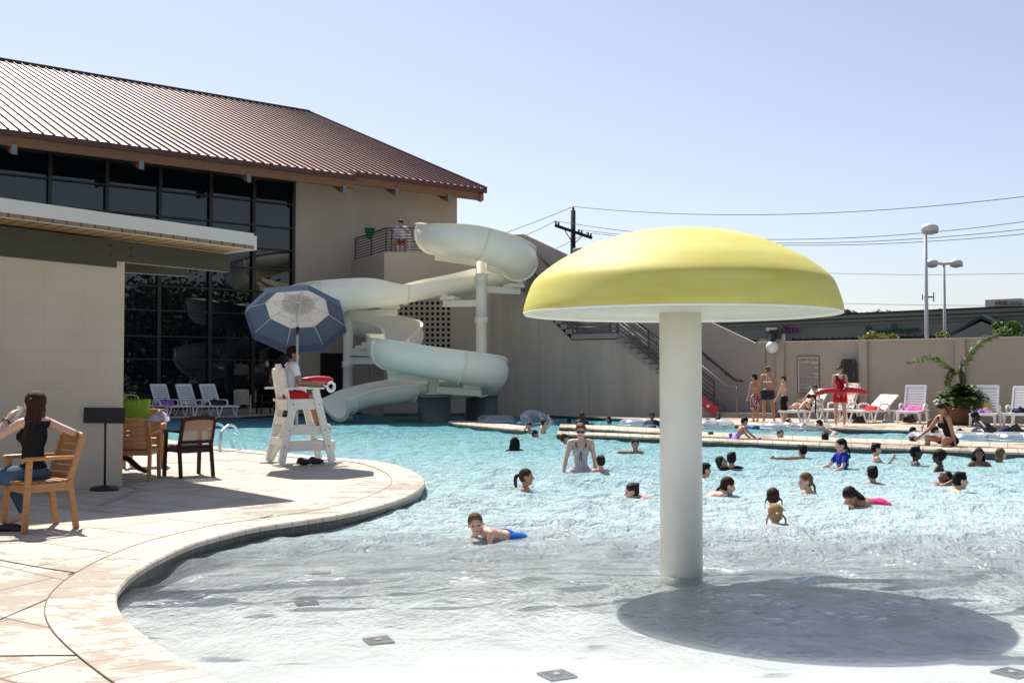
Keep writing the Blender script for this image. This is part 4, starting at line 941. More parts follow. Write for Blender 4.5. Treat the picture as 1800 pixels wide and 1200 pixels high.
# ------------------------------------------------------------------ shopping centre beyond
A0 = W(1262, 567, 104); A1 = W(1830, 544.5, 85); sdir = Vector((A1.x-A0.x, A1.y-A0.y, 0)).normalized(); snn = Vector((-sdir.y, sdir.x, 0))
A0b = Vector((A0.x, A0.y, 0))-sdir*30; Ln = (Vector((A1.x, A1.y, 0))-A0b).length+25
za, zb_ = A0.z, A1.z; ztp = (za+zb_)/2; print('mall top', za, zb_)
mall = empty('shopping_centre', A0b, 0, 'low olive grey shopping centre with a green metal awning beyond the pool wall', 'building')
def mp_(mb, name, m, parent=mall): return mb.build(name, m, parent, -mall.location if parent is mall else None)
M_mall = mat('olive grey stucco', (.20, .20, .17), .85, .08, .3)
def zt_at(px): return None
t0_ = 30
topA, topB = za-(zb_-za)*t0_/((Vector((A1.x, A1.y, 0))-A0b).length-t0_), zb_+.3
E_ = A0b+sdir*Ln
mb = MB().extr([A0b, E_, E_+Zv*topB, A0b+Zv*topA], snn*25); mp_(mb, 'facade', M_mall)
mb = MB()
for k, (dzz, pr, th) in enumerate(((-.05, .35, .28), (-.42, .2, .2), (-.75, .1, .12))): mb.extr([A0b+Zv*(topA+dzz-th/2), E_+Zv*(topB+dzz-th/2), E_+Zv*(topB+dzz+th/2), A0b+Zv*(topA+dzz+th/2)], -snn*pr)
mp_(mb, 'cornice', M_mall)
mb = MB().extr([A0b+Zv*(topA+.1), E_+Zv*(topB+.1), E_+Zv*(topB+.25), A0b+Zv*(topA+.25)], -snn*.42); mp_(mb, 'roof_edge', M_black)
def onm(px): k = (px-900)/1900; t = (k*A0b.y-A0b.x)/(sdir.x-k*sdir.y); return A0b+sdir*t
q = onm(1680); zaw1 = W(1600, 591, onm(1600).y).z
mb = MB(); aw0 = onm(1240); aw1 = onm(1703)
mb.extr([aw0+Zv*zaw1, aw0+Zv*(zaw1-1.6)-snn*2.6, aw0+Zv*(zaw1-1.7)-snn*2.6, aw0+Zv*(zaw1-.1)], aw1-aw0); M_aw = mat('dark green metal awning', (.012, .035, .032), .45, .1, 2)
aw = mp_(mb, 'awning', M_aw); mb = MB(); Lw = (aw1-aw0).length; k = 0
while k*.62 < Lw: b_ = aw0+sdir*(k*.62); mb.beam(b_+Zv*(zaw1+.05), b_+Zv*(zaw1-1.55)-snn*2.6, .07, .1); k += 1
mp_(mb, 'awning_ribs', mat('green awning rib', (.03, .07, .065), .4, .1, 2), aw)
# gable
gp = onm(1747)-snn*3; gz_ = W(1747, 558, gp.y).z; gw = 4.4; gzb = gz_-2.4
mb = MB().extr([gp-sdir*gw-Zv*0+Zv*(gzb-4), gp+sdir*gw+Zv*(gzb-4), gp+sdir*gw+Zv*(gzb), gp+Zv*(gz_-.3), gp-sdir*gw+Zv*gzb], snn*8); mp_(mb, 'gable_wall', M_mall)
mb = MB(); mb.extr([gp-sdir*(gw+.5)+Zv*(gzb-.5), gp+Zv*(gz_-.05), gp+Zv*gz_+Zv*.2, gp-sdir*(gw+.8)+Zv*(gzb-.45)], snn*9-snn*.5)
mb.extr([gp+sdir*(gw+.5)+Zv*(gzb-.5), gp+Zv*(gz_-.05), gp+Zv*gz_+Zv*.2, gp+sdir*(gw+.8)+Zv*(gzb-.45)], snn*9-snn*.5); mp_(mb, 'gable_roof', M_aw)
mp_(MB().lathe([(0, 0), (.62, .05), (.62, .15), (0, .2)], gp+sdir*.4-snn*.1+Zv*(gz_-1.95), 24, axis=-snn), 'round_vent', mat('pale vent', (.33, .33, .30), .7, .05, 3))
for i, (px, w, h) in enumerate(((1729, 2.9, 1.0), (1757, 2.9, .75))):
    q = onm(px)+snn*6; zq = topA+(topB-topA)*((onm(px)-A0b).length/Ln)+.2
    rt = empty('rooftop_unit', (q.x, q.y, zq-1.2), 0, ('taller' if i == 0 else 'lower')+' metal air conditioning unit on the shopping centre roof, '+('left' if i == 0 else 'right')+' of the two', 'roof unit')
    rm = rotz(math.atan2(sdir.y, sdir.x)); MB().box((0, 0, (h+1.2)/2), (w, 1.6, h+1.2), rm).build('casing', mat('grey unit', (.35, .34, .32), .5, .1, 3), rt)
    MB().box(Vector((-w*.22, -.81, h/2+1.15)), (w*.46, .04, h*.7)).build('grille', mat('brown grille', (.14, .09, .08), .6, .1, 3), rt)
q = onm(1592)+snn*8; zq = W(1592, 541.5, q.y).z; q2 = onm(1670)+snn*8; zq2 = W(1670, 551, q2.y).z
tag(MB().extr([Vector((q.x, q.y, zq-2)), Vector((q2.x, q2.y, zq2-1.5)), Vector((q2.x, q2.y, zq2)), Vector((q.x, q.y, zq))], snn*2).build('roof_parapet', mat('white metal parapet', (.6, .6, .6), .5, .03, 3)), 'white wedge shaped parapet panel standing on the shopping centre roof', 'parapet')
M_pur = mat('purple sign letters', (.16, .03, .17), .4, .05, 3); M_gr = mat('green sign letters', (.006, .10, .065), .4, .05, 3); M_lil = mat('lilac sign letters', (.30, .22, .50), .4, .05, 3)
def shopsign(pxa, pya, name, rows, label):
    q = onm(pxa); z = W(pxa, pya, q.y).z; r_ = empty(name, q-snn*.2+Zv*z, 0, label, 'sign')
    for (body, size, m, dx, dz_) in rows: text('lettering', body, size*1.05, m, q-snn*.3+sdir*dx+Zv*(z+dz_-.22), sdir, r_, .12)
    return r_
shopsign(1352, 584, 'shop_sign', [('S', 1.0, M_pur, 0, 0), ('HU', .66, M_pur, .52, .02), ('S', 1.0, M_pur, 1.55, .08), ('HU', .66, M_pur, 2.07, .1), ('frozen yogurt', .42, M_lil, .05, -.62)], 'purple channel letter shop sign with smaller lilac letters on the shopping centre')
shopsign(1524, 583, 'shop_sign', [('R', 1.0, M_gr, 0, 0), ("egan's", .66, M_gr, .58, .02), ('R', 1.0, M_gr, 2.25, .07), ('acquet', .66, M_gr, 2.83, .09)], 'green channel letter shop sign reading a racquet shop name, right of the purple sign')
# ------------------------------------------------------------------ poles and wires
def lamp_post(px, D, ytop, heads, label, r):
    b_ = W(px, 600, D); z = W(px, ytop, D).z; q = empty('street_lamp', (b_.x, b_.y, 0), 0, label, 'street lamp', 'parking lot lamp posts')
    mw = mat('pale lilac painted pole', (.55, .52, .55), .5, .05, 2); MB().tube([(0, 0, 0), (0, 0, z-.2)], [r*1.25, r*.85], 12).build('pole', mw, q)
    for sx in heads:
        h = MB(); h.ell((sx*.85, 0, z-.2), (.46, .42, .32), None, 20, 12); h.beam((0, 0, z-.25), (sx*.5, 0, z-.2), .16, .16); h.build('lamp_head', mat('pale lamp head', (.62, .60, .60), .4, .03, 2), q)
        MB().lathe([(.42, -.02), (.40, -.12), (0, -.14)], (sx*.9, 0, z-.32), 18).build('lens', mat('grey lens', (.4, .4, .42), .2, .03, 2), q)
    return q
q = lamp_post(1629, 58, 396, (.28,), 'tall single headed pale lamp post behind the pool wall', .10)
MB().box((.15, 0, W(1629, 522, 58).z), (.5, .1, .08)).box((.4, 0, W(1629, 522, 58).z), (.05, .05, .5)).box((-.2, 0, W(1629, 522, 58).z), (.05, .05, .3)).build('antenna', mat('grey antenna', (.2, .2, .2), .5, .1, 3), q)
lamp_post(1661, 76, 458, (-1, 1), 'shorter twin headed pale lamp post right of the tall one', .10)
PD = 78; pb = W(1008, 600, PD); zt1 = W(1008, 370, PD).z; ztc = W(1008, 408, PD).z
up_ = empty('utility_pole', (pb.x, pb.y, 0), 0, 'dark wooden utility pole with one crossarm rising behind the yellow canopy', 'utility pole')
M_pole = mat('creosoted timber', (.018, .013, .010), .9, .2, 3)
MB().tube([(-.1, 0, 0), (.0, 0, zt1)], [.26, .17], 10).build('pole', M_pole, up_)
ca = Vector((-1.35, -1.0, .32)); cb_ = Vector((1.4, 1.0, -.32))
MB().beam(Vector((0, -.2, ztc))+ca, Vector((0, -.2, ztc))+cb_, .14, .19).build('crossarm', M_pole, up_)
br = MB(); br.beam(Vector((0, -.2, ztc-.9)), Vector((0, -.2, ztc))+ca*.55, .05, .05); br.beam(Vector((0, -.2, ztc-.9)), Vector((0, -.2, ztc))+cb_*.55, .05, .05); br.build('brace', M_pole, up_)
ins = []
for f_ in (-.97, -.82, .3, .45, .8, .95):
    v = Vector((0, -.2, ztc+.1))+(cb_ if f_ > 0 else ca)*abs(f_); MB().lathe([(.05, 0), (.09, .06), (.05, .1), (.09, .16), (.03, .24), (0, .25)], v, 10).build('insulator', mat('dark insulator', (.05, .04, .04), .3, .1, 3), up_); ins.append(v+Vector((pb.x, pb.y, .24)))
MB().lathe([(.05, 0), (.1, .08), (.04, .28), (0, .3)], (0, 0, zt1), 10).build('insulator', mat('dark insulator', (), 0), up_)
topi = Vector((pb.x, pb.y, zt1+.28))
def wire(a, b, sag, label, r=.022):
    pts = [a.lerp(b, k/24)-Zv*sag*4*(k/24)*(1-k/24) for k in range(25)]; mb = MB().tube(pts, r, 5)
    tag(mb.build('power_line', mat('dark cable', (.02, .02, .022), .6, 0, 1)), label, 'power line', 'power lines')
wire(topi, W(1860, 338, 60), .9, 'topmost power line running right from the tip of the utility pole')
wire(topi, W(760, 450, 92), .2, 'power line dropping left from the tip of the utility pole')
wire(ins[0], W(1860, 381, 60), 1.3, 'power line running right from the left end of the crossarm, upper of the three', .02)
wire(ins[3], W(1860, 396, 62), 1.0, 'power line running right from the middle of the crossarm', .02)
wire(ins[5], W(1860, 405, 64), .9, 'power line running right from the right end of the crossarm, lowest of the three', .02)
wire(ins[0], W(800, 455, 92), .3, 'power line running left from the left end of the crossarm', .02)
wire(ins[4], W(800, 510, 92), .3, 'power line running left from the right end of the crossarm', .02)
wire(W(1380, 477, 95), W(1860, 479, 70), .2, 'lone level power line crossing the sky beyond the twin lamp post', .02)
wire(W(1420, 531, 95), W(1860, 537, 75), .1, 'lowest power line just above the shopping centre roof', .02)
vt = W(1020, 448, 60); q = tag(MB().lathe([(.28, -3), (.28, .0), (.42, .02), (.42, .35), (0, .4)], vt, 14).build('roof_vent', mat('galvanised bracket', (), 0)), 'small metal vent cap on the roofline behind the stair wall', 'vent')
# ------------------------------------------------------------------ leaves
def leafmat(n, c, c2):
    m, t, o = newmat(n); L = t.links.new; p = N(t, 'ShaderNodeBsdfPrincipled', Roughness=.5)
    oi = N(t, 'ShaderNodeTexCoord'); nn = N(t, 'ShaderNodeTexNoise', Scale=1.2, Detail=3.0); L(oi.outputs['Object'], nn.inputs['Vector'])
    cr = N(t, 'ShaderNodeValToRGB'); cr.color_ramp.elements[0].position = .35; cr.color_ramp.elements[0].color = (*c, 1); cr.color_ramp.elements[1].position = .68; cr.color_ramp.elements[1].color = (*c2, 1)
    L(nn.outputs['Fac'], cr.inputs[0]); L(cr.outputs[0], p.inputs['Base Color'])
    tl = N(t, 'ShaderNodeBsdfTranslucent'); L(cr.outputs[0], tl.inputs[0]); mx = N(t, 'ShaderNodeMixShader'); mx.inputs[0].default_value = .35
    L(p.outputs[0], mx.inputs[1]); L(tl.outputs[0], mx.inputs[2]); L(mx.outputs[0], o.inputs['Surface']); return m
M_leafd = leafmat('dark tree foliage', (.022, .042, .014), (.06, .09, .028)); M_leafy = leafmat('yellow green shrub foliage', (.10, .12, .02), (.24, .25, .05)); M_leafg = leafmat('fern foliage', (.04, .085, .015), (.15, .22, .05)); M_palm = leafmat('palm frond', (.07, .12, .03), (.20, .24, .09))
def crown(blobs, n, size, rnd, m, parent, name='crown', loc=None):
    mb = MB(); tot = sum(b[3] for b in blobs)
    for (x, y, z, r, *fl) in blobs:
        fz = fl[0] if fl else .75
        for k in range(int(n*r/tot)):
            d = Vector((rnd.gauss(0, 1), rnd.gauss(0, 1), rnd.gauss(0, 1))).normalized()*(r*(rnd.random()**.4)*(.8+.35*rnd.random())); c = Vector((x+d.x, y+d.y, z+d.z*fz))
            a_ = Vector((rnd.gauss(0, 1), rnd.gauss(0, 1), rnd.gauss(0, .7))).normalized(); b_ = a_.cross(Vector((rnd.gauss(0, 1), rnd.gauss(0, 1), rnd.gauss(0, 1)))).normalized(); s = size*rnd.uniform(.6, 1.3)
            mb.add([c-a_*s, c-b_*s*.4, c+a_*s, c+b_*s*.4], [(0, 1, 2, 3)])
    return mb.build(name, m, parent, loc, merge=False)
def tree(px, py, D, rw, rh, label, seed, m=None, size=.22, n=2600):
    rnd = random.Random(seed); b_ = W(px, py, D); q = empty('tree', (b_.x, b_.y, 0), 0, label, 'tree', 'trees beyond the shopping centre'); tz = b_.z
    bl = [(rnd.uniform(-rw, rw)*.65, rnd.uniform(-rw, rw)*.6, tz+rnd.uniform(-rh, rh*.5), rw*rnd.uniform(.28, .5), .7) for k in range(11)]
    crown(bl, n, size, rnd, m or M_leafd, q); t_ = MB().tube([(0, 0, 0), (.1, 0, tz*.5), (0, .1, tz)], [.4, .3, .12], 8)
    for k in range(6): e = Vector(bl[k][:3]); t_.tube([(0, 0, tz*.45), e*.5+Vector((0, 0, tz*.25)), e], [.16, .1, .04], 6)
    t_.build('trunk', mat('bark', (.06, .045, .035), .9, .3, 4, bump=.5), q)
tree(1508, 562, 125, 2.6, 1.6, 'dark tree crown beside the canopy edge beyond the shopping centre', 1); tree(1548, 561, 128, 2.8, 1.4, 'dark tree showing above the shopping centre roof, right of its neighbour', 2); tree(1455, 566, 130, 4, 1.6, 'dark tree behind the shopping centre hidden partly by the yellow canopy', 3)
def shrub(px, py, D, rw, rh, label, seed, m, n=900, size=.09):
    rnd = random.Random(seed); b_ = W(px, py, D); q = empty('shrub', (b_.x, b_.y, 0), 0, label, 'shrub', 'shrubs behind the pool wall'); tz = b_.z
    bl = [(rnd.uniform(-rw, rw), rnd.uniform(-.6, .6), tz+rnd.uniform(-rh, rh)*.8, rw*rnd.uniform(.22, .38), .9) for k in range(9)]
    crown(bl, n, size, rnd, m, q); t_ = MB()
    for k in range(5): e = Vector(bl[k][:3]); t_.tube([(0, 0, 0), (e.x*.3, e.y*.3, tz*.6), e], [.07, .05, .02], 6)
    t_.build('trunk', mat('bark', (), 0), q)
shrub(1546, 597, 44, .75, .16, 'yellow green bush peeping over the pool wall below the green shop sign', 5, M_leafy, 1100); shrub(1661, 590, 40, .16, .2, 'small bush sprig peeping over the wall at the foot of the twin lamp post', 6, M_leafy, 160)
shrub(1785, 580, 38, .85, .5, 'large leafy bush over the wall at the right edge of the photo', 7, M_leafg, 2200); shrub(1355, 601, 45, .5, .06, 'low strip of hedge at the wall top left of the globe lamp', 8, M_leafy, 200, .05)
# potted palm
pq = G(1690, 746, .12); pot = empty('potted_palm', (pq.x, pq.y, .12), 0, 'spindly palm rising from a ferny bush in a large terracotta pot against the wall', 'potted plant')
MB().lathe([(.30, 0), (.36, .1), (.46, .62), (.50, .66), (.50, .74), (.44, .74), (.42, .6), (0, .6)], seg=32).build('pot', mat('dark terracotta', (.16, .065, .04), .8, .25, 5, bump=.3), pot)
rnd = random.Random(11); fb_ = MB()
for k in range(520):
    a_ = rnd.uniform(0, 6.283); el = rnd.uniform(-.25, 1.45); ln = rnd.uniform(.3, .58)
    d = Vector((math.cos(a_)*math.cos(el), math.sin(a_)*math.cos(el), math.sin(el))); p = Vector((d.x*.25, d.y*.25, .68)); pr_ = p.copy(); sdv = d.cross(Zv)
    if sdv.length < .1: sdv = Vector((1, 0, 0))
    sdv.normalize(); segs = 5
    for j in range(segs):
        dd_ = (d-Zv*(.22*j)).normalized(); nx2 = pr_+dd_*ln/segs; w = .03
        for s_ in (-1, 1): fb_.add([pr_, nx2, (pr_+nx2)/2+sdv*s_*.10+Zv*rnd.uniform(-.05, .05)], [(0, 1, 2)])
        pr_ = nx2
fb_.build('fern_foliage', M_leafg, pot, merge=False)
MB().tube([(0, 0, .6), (.0, 0, 1.2), (.01, 0, 1.62), (0, 0, 1.8)], [.035, .03, .028, .02], 8).build('stem', mat('palm stem', (.12, .10, .05), .8, .2, 9), pot)
def frond(pts, wl, seed, name='frond'):
    rnd = random.Random(seed); pts = [Vector(p) for p in crv(pts, 14)]; mb = MB().tube(pts, [.018*(1-.8*i/len(pts)) for i in range(len(pts))], 5)
    for i in range(3, len(pts)-1):
        t_ = (pts[i+1]-pts[i-1]).normalized(); f_ = i/len(pts); l_ = wl*(math.sin(math.pi*min(1, f_*.93+.07))**.5)
        for s_ in (-1, 1):
            for kk in range(2):
                sd2 = t_.cross(Zv).normalized()*s_; dr = (sd2*.75+t_*rnd.uniform(.5, .9)+Zv*rnd.uniform(-.35, .25)).normalized(); b_ = pts[i]+(pts[i]-pts[i-1])*rnd.random()
                ll_ = l_*rnd.uniform(.7, 1.1); mid = b_+dr*ll_*.5+Zv*.02; tip = b_+dr*ll_-Zv*ll_*.25; wv = dr.cross(Vector((rnd.uniform(-.4, .4), rnd.uniform(-.4, .4), 1))).normalized()*.009
                mb.add([b_-wv*.5, b_+wv*.5, mid+wv, tip, mid-wv], [(0, 1, 2, 3, 4)])
    return mb.build(name, M_palm, pot, merge=False)
def pl_(px, py, dy=0): return W(px, py, pq.y+dy)-Vector((pq.x, pq.y, .12))
frond([pl_(1680, 658), pl_(1668, 645), pl_(1645, 628, -.2), pl_(1622, 630, -.5), pl_(1597, 637, -.8)], .34, 1); frond([pl_(1681, 658), pl_(1692, 640), pl_(1710, 612, .1), pl_(1732, 596, .2), pl_(1757, 586, .3)], .34, 2)
frond([pl_(1680, 655), pl_(1676, 650), pl_(1668, 662, -.2), pl_(1665, 678, -.3)], .2, 3); frond([pl_(1681, 655), pl_(1686, 652), pl_(1692, 662, -.2), pl_(1693, 674, -.3)], .16, 4); 
# ------------------------------------------------------------------ snack building with flat canopy on the left
kc = Vector((-4.90, 13.64, 0)); kd = Vector((1, .85, 0)).normalized(); kn = Vector((-.85, 1, 0)).normalized()
def onk(px, off=0):
    o0 = kc+kn*off; k = (px-900)/1900; t = (k*o0.y-o0.x)/(kd.x-k*kd.y); return o0+kd*t
kiosk = empty('snack_pavilion', kc, 0, 'beige block pavilion with olive beams and white edged canopy, nearest building on the left', 'building')
def kp(mb, name, m, parent=kiosk, **k): return mb.build(name, m, parent, -kiosk.location if parent is kiosk else None, **k)
M_kb = blockmat('beige split block wall', (.55, .47, .365), .46, .225, (R(90), 0, R(40.4)), (.34, .285, .23), .003, var=.07, strength=.3, bump=.4, off=0)
M_kb2 = M_kb
kw = MB(); zk = 3.05; far = kc-kd*9; kst = onk(203.5)
kw.extr([far, kc, kc+Zv*3.03, kst+Zv*3.03, kst+Zv*2.93, far+Zv*3.08], kn*4.5); kp(kw, 'block_wall', M_kb)
def rz_(q): # beam top height along the wall
    t = (q-kc).dot(kd); return 3.20-.045*t
b1 = MB(); q0 = kc-kd*9-kn*.03; q1 = onk(403, -.03)
def pt3(q, z): return Vector((q.x, q.y, z))
hB = .235
ks = onk(203.5, -.03)
b1.extr([pt3(q0, rz_(q0)-.42), pt3(ks, rz_(ks)-.345), pt3(ks, rz_(ks)-.262), pt3(q1, rz_(q1)-.235), pt3(q1, rz_(q1)), pt3(q0, rz_(q0))], kn*.14)
kp(b1, 'front_beam', M_olive)
b2 = MB(); r0 = kc-kd*.2+kn*2.4; r1 = W(332, 470, r0.y+1.2); r1 = onk(332, 2.4); b2.extr([pt3(r0, 2.62+.42), pt3(r1, 2.62+.42), pt3(r1, 3.32), pt3(r0, 3.32)], kn*.14); kp(b2, 'rear_beam', M_olive)
sf = MB(); oc = .72
f0 = kc-kd*9-kn*oc; f1 = onk(445, -oc); zz = lambda q: rz_(q)
bk0 = f0+kn*6; bk1 = f1+kn*4.6
sf.extr([pt3(f0, zz(f0)+.005), pt3(f1, zz(f1)+.005), pt3(bk1, zz(f1)+.15), pt3(bk0, zz(f0)+.15)], Zv*.05)
kp(sf, 'soffit', blockmat('tongue and groove cedar soffit', (.40, .25, .12), 60., .16, (0, 0, R(49.6)), (.10, .055, .025), .014, rough=.6, var=.2))
fs_ = MB(); hF = .185
fs_.extr([pt3(f0, zz(f0)+.0), pt3(f1, zz(f1)+.0), pt3(f1, zz(f1)+hF), pt3(f0, zz(f0)+hF)], kn*.04)
fs_.extr([pt3(f1, zz(f1)+.0), pt3(bk1, zz(f1)+.15), pt3(bk1, zz(f1)+.15+hF), pt3(f1, zz(f1)+hF)], kd*.04)
fs_.extr([pt3(f0, zz(f0)+hF), pt3(f1, zz(f1)+hF), pt3(bk1, zz(f1)+.15+hF), pt3(bk0, zz(f0)+.15+hF)], Zv*.03)
kp(fs_, 'fascia', mat('white fascia metal', (.60, .60, .54), .5, .04, 1.5))
for px in (193, 229):
    for dz_ in (-.08, -.19): kp(MB().ell(pt3(onk(px, -.04), rz_(onk(px))+dz_), (.013, .013, .013)), 'bolt', M_dark, )
# ------------------------------------------------------------------ chairs and table
def armchair(label, loc, yaw, m, group='patio armchairs by the pavilion', mesh_back=None):
    q = empty('armchair', (loc[0], loc[1], .12), R(yaw), label, 'armchair', group)
    for sx in (-1, 1):
        MB().beam((sx*.27, .24, 0), (sx*.265, .20, .64), .048, .055, up=(0, 1, 0)).build('leg', m, q, bevel=.006)
        MB().beam((sx*.25, -.27, 0), (sx*.245, -.20, .45), .045, .055, up=(0, 1, 0)).beam((sx*.245, -.20, .45), (sx*.24, -.33, .84), .045, .055, up=(0, 1, 0)).build('leg', m, q, bevel=.006)
        MB().tube([(sx*.272, .28, .625), (sx*.276, .24, .652), (sx*.272, .0, .652), (sx*.25, -.24, .648)], .03, 8, sq=(1, .62)).build('armrest', m, q)
    MB().beam((-.25, .2, .38), (.25, .2, .38), .04, .07).beam((-.23, -.2, .38), (.23, -.2, .38), .04, .07).beam((-.255, -.2, .39), (-.255, .2, .39), .03, .07).beam((.255, -.2, .39), (.255, .2, .39), .03, .07).build('seat_rail', m, q)
    s = MB()
    for k in range(6): s.box((0, -.18+.078*k, .428+.004*abs(k-2.5)), (.48, .068, .022))
    s.build('seat', m, q, bevel=.004)
    b = MB()
    if mesh_back is None:
        n = 6
        for k in range(n):
            z = .47+.064*k; y0 = -.205-.33*(z-.45)*1.0; w_ = .43
            for j in range(5):
                x0 = -w_/2+w_*j/5; x1 = x0+w_/5; c0 = .05*(x0/(w_/2))**2; c1 = .05*(x1/(w_/2))**2
                b.beam((x0, y0-.045+c0, z), (x1+.003, y0-.045+c1, z), .018, .055)
        for j in range(5):
            w_ = .46; x0 = -w_/2+w_*j/5; x1 = x0+w_/5; c0 = .05*(x0/(w_/2))**2; c1 = .05*(x1/(w_/2))**2
            b.beam((x0, -.37+c0, .845-.2*c0), (x1+.003, -.37+c1, .845-.2*c1), .03, .05)
        b.build('backrest', m, q, bevel=.003)
    else:
        for j in range(5):
            w_ = .47; x0 = -w_/2+w_*j/5; x1 = x0+w_/5; c0 = .03*(x0/(w_/2))**2; c1 = .03*(x1/(w_/2))**2
            b.beam((x0, -.36+c0, .85-.8*c0), (x1+.003, -.36+c1, .85-.8*c1), .03, .06); b.beam((x0, -.25, .50), (x1+.003, -.25, .50), .03, .045)
        b.build('back_frame', m, q)
        MB().extr([(-.225, -.25, .52), (.225, -.25, .52), (.225, -.345, .83), (-.225, -.345, .83)], (0, .004, 0)).build('backrest', mesh_back, q)
    return q
ac_ = armchair('honey timber armchair the black topped woman sits on, nearest the camera', (-4.30, 9.87), 136, M_teak); ac_.scale = (.86, .92, 1)
armchair('honey timber slatted armchair seen from behind at the table, half hidden by the pavilion wall', (-5.05, 14.5), 6, M_teak).scale = (1, 1, .96)
def sling():
    m, t, o = newmat('tan sling mesh'); L = t.links.new; d = N(t, 'ShaderNodeBsdfPrincipled', Roughness=.6); d.inputs['Base Color'].default_value = (.42, .24, .15, 1)
    tr = N(t, 'ShaderNodeBsdfTransparent'); mx = N(t, 'ShaderNodeMixShader'); mx.inputs[0].default_value = .62; L(tr.outputs[0], mx.inputs[1]); L(d.outputs[0], mx.inputs[2]); L(mx.outputs[0], o.inputs['Surface']); return m
armchair('dark maroon armchair with a see-through tan mesh back beside the table', (-4.47, 15.0), 42, M_maroon, mesh_back=sling()).scale = (.94, .94, .96)
armchair('honey timber armchair on the far side of the table beneath the pool ladder', (-5.58, 16.5), 190, M_teak)
tb_ = empty('patio_table', (-5.62, 15.3, .12), 0, 'dark round patio table with curved feet between the armchairs', 'table')
MB().lathe([(0, .70), (.50, .70), (.52, .715), (.52, .735), (.50, .745), (0, .745)], seg=40).build('tabletop', M_maroon, tb_)
MB().lathe([(.09, .02), (.07, .1), (.05, .3), (.06, .6), (.14, .70)], seg=20).build('pedestal', M_maroon, tb_)
for k in range(4):
    a_ = R(20+90*k); d = Vector((math.cos(a_), math.sin(a_), 0)); MB().tube([d*.05+Zv*.28, d*.2+Zv*.2, d*.34+Zv*.07, d*.44+Zv*.02, d*.5+Zv*.02], [.045, .042, .038, .03, .02], 8).build('foot', M_maroon, tb_)
# tote bag and towel on the table
bgx = MB(); 
b0 = Vector((-5.32, 15.2, .865))
pr = []
for k, (w, d, z) in enumerate(((.34, .14, 0), (.38, .17, .06), (.42, .16, .2), (.47, .11, .3))):
    pr += [b0+Vector((sx*w/2, sy*d/2, z+(.0 if k < 3 else .02*math.sin(sx*2+sy)))) for sx, sy in ((-1, -1), (0, -1.1), (1, -1), (1, 1), (0, 1.1), (-1, 1))]
bgx.add(pr, [tuple(range(5, -1, -1))]+[(6*j+i, 6*j+(i+1) % 6, 6*j+6+(i+1) % 6, 6*j+6+i) for j in range(3) for i in range(6)], True)
tote = empty('tote_bag', b0, 0, 'lime green beach tote bag on the patio table behind the timber chair back', 'bag')
bgx.build('bag_body', cl('lime', (.26, .42, .05)), tote, -b0); st = MB()
for sx in (-.12, .1):
    st.beam(Vector((sx, -.085, .01)), Vector((sx*1.1, -.08, .30)), .02, .006, up=(0, 1, 0)); 
st.tube([(-.13, -.07, .28), (-.09, -.06, .36), (.0, -.06, .37), (.08, -.06, .35), (.11, -.07, .28)], .01, 6); st.build('strap', cl('lime strap', (.42, .56, .16)), tote)
def rag(name, label, c, size, m, seed, cat='towel', h=.07, group=None):
    """crumpled towel as a closed heap"""
    rn = random.Random(seed); n = 14; vs = []; fs = []
    for j in range(n):
        for i in range(n):
            x = (i/(n-1)-.5); y = (j/(n-1)-.5); r2 = max(abs(x), abs(y))*2
            z = h*(1-r2**3)*(.45+.55*abs(math.sin(7*x+seed)+.7*math.sin(9*y+2*seed)+.5*math.sin(13*(x+y))))+.006
            vs.append((c[0]+x*size[0]*(1+.15*math.sin(5*y+seed)), c[1]+y*size[1]*(1+.15*math.sin(6*x+seed)), c[2]+(z if r2 < .99 else .0)))
    for j in range(n-1):
        for i in range(n-1): k = j*n+i; fs.append((k, k+1, k+n+1, k+n))
    mb = MB(); mb.add(vs, fs, True); o = mb.build(name, m); return tag(o, label, cat, group)
rag('towel', 'crumpled white and violet towel on the patio table edge', (-4.98, 15.3, .866), (.26, .3), cl('pale lilac', (.60, .52, .66)), 3, h=.11)
# menu board stand
sb0 = G(184, 861, .12); st_ = empty('menu_stand', sb0, R(-14), 'black board on a thin pole stand against the pavilion corner, seen from behind', 'sign stand')
MB().lathe([(.165, 0), (.17, .02), (.14, .045), (.02, .06), (0, .06)], seg=28).build('base', M_black, st_); MB().tube([(0, 0, .05), (0, 0, .93)], .014, 8).build('pole', M_black, st_)
bd = MB(); rx = Matrix.Rotation(R(-3), 3, 'X'); bd.box((0, -.02, .905), (.575, .025, .19), rx); bd.build('board', M_black, st_, bevel=.01); MB().box((.0, -.052, .90), (.545, .012, .012), rx).build('lip', M_dark, st_)
# pool ladder
for i, (p0, p2, p3, lab) in enumerate((((365, 789), (380, 744), (418, 787), 'left chrome grab rail of the pool ladder by the dark chair'), ((386, 793), (402, 746), (441, 789), 'right chrome grab rail of the pool ladder, nearer the lifeguard chair'))):
    a_ = G(p0[0], p0[1], .12); D0 = a_.y; m_ = W(p2[0]-6, p2[1]+3, D0+.25); e_ = W(p3[0], p3[1], D0+1.3); e_.z = -.15
    lr = empty('ladder_rail', a_, 0, lab, 'ladder rail', 'pool ladder grab rails')
    pts = crv([a_, a_+Vector((.01, .05, .30)), W(p2[0]-8, p2[1]+8, D0+.2), W(p2[0]+4, p2[1]+1, D0+.38), W(p2[0]+18, p2[1]+14, D0+.65), e_], 8)
    MB().tube([Vector(p)-a_ for p in pts], .027, 10).build('rail', M_chrome, lr); MB().lathe([(.05, 0), (.045, .015), (.02, .02)], seg=16).build('flange', M_chrome, lr)
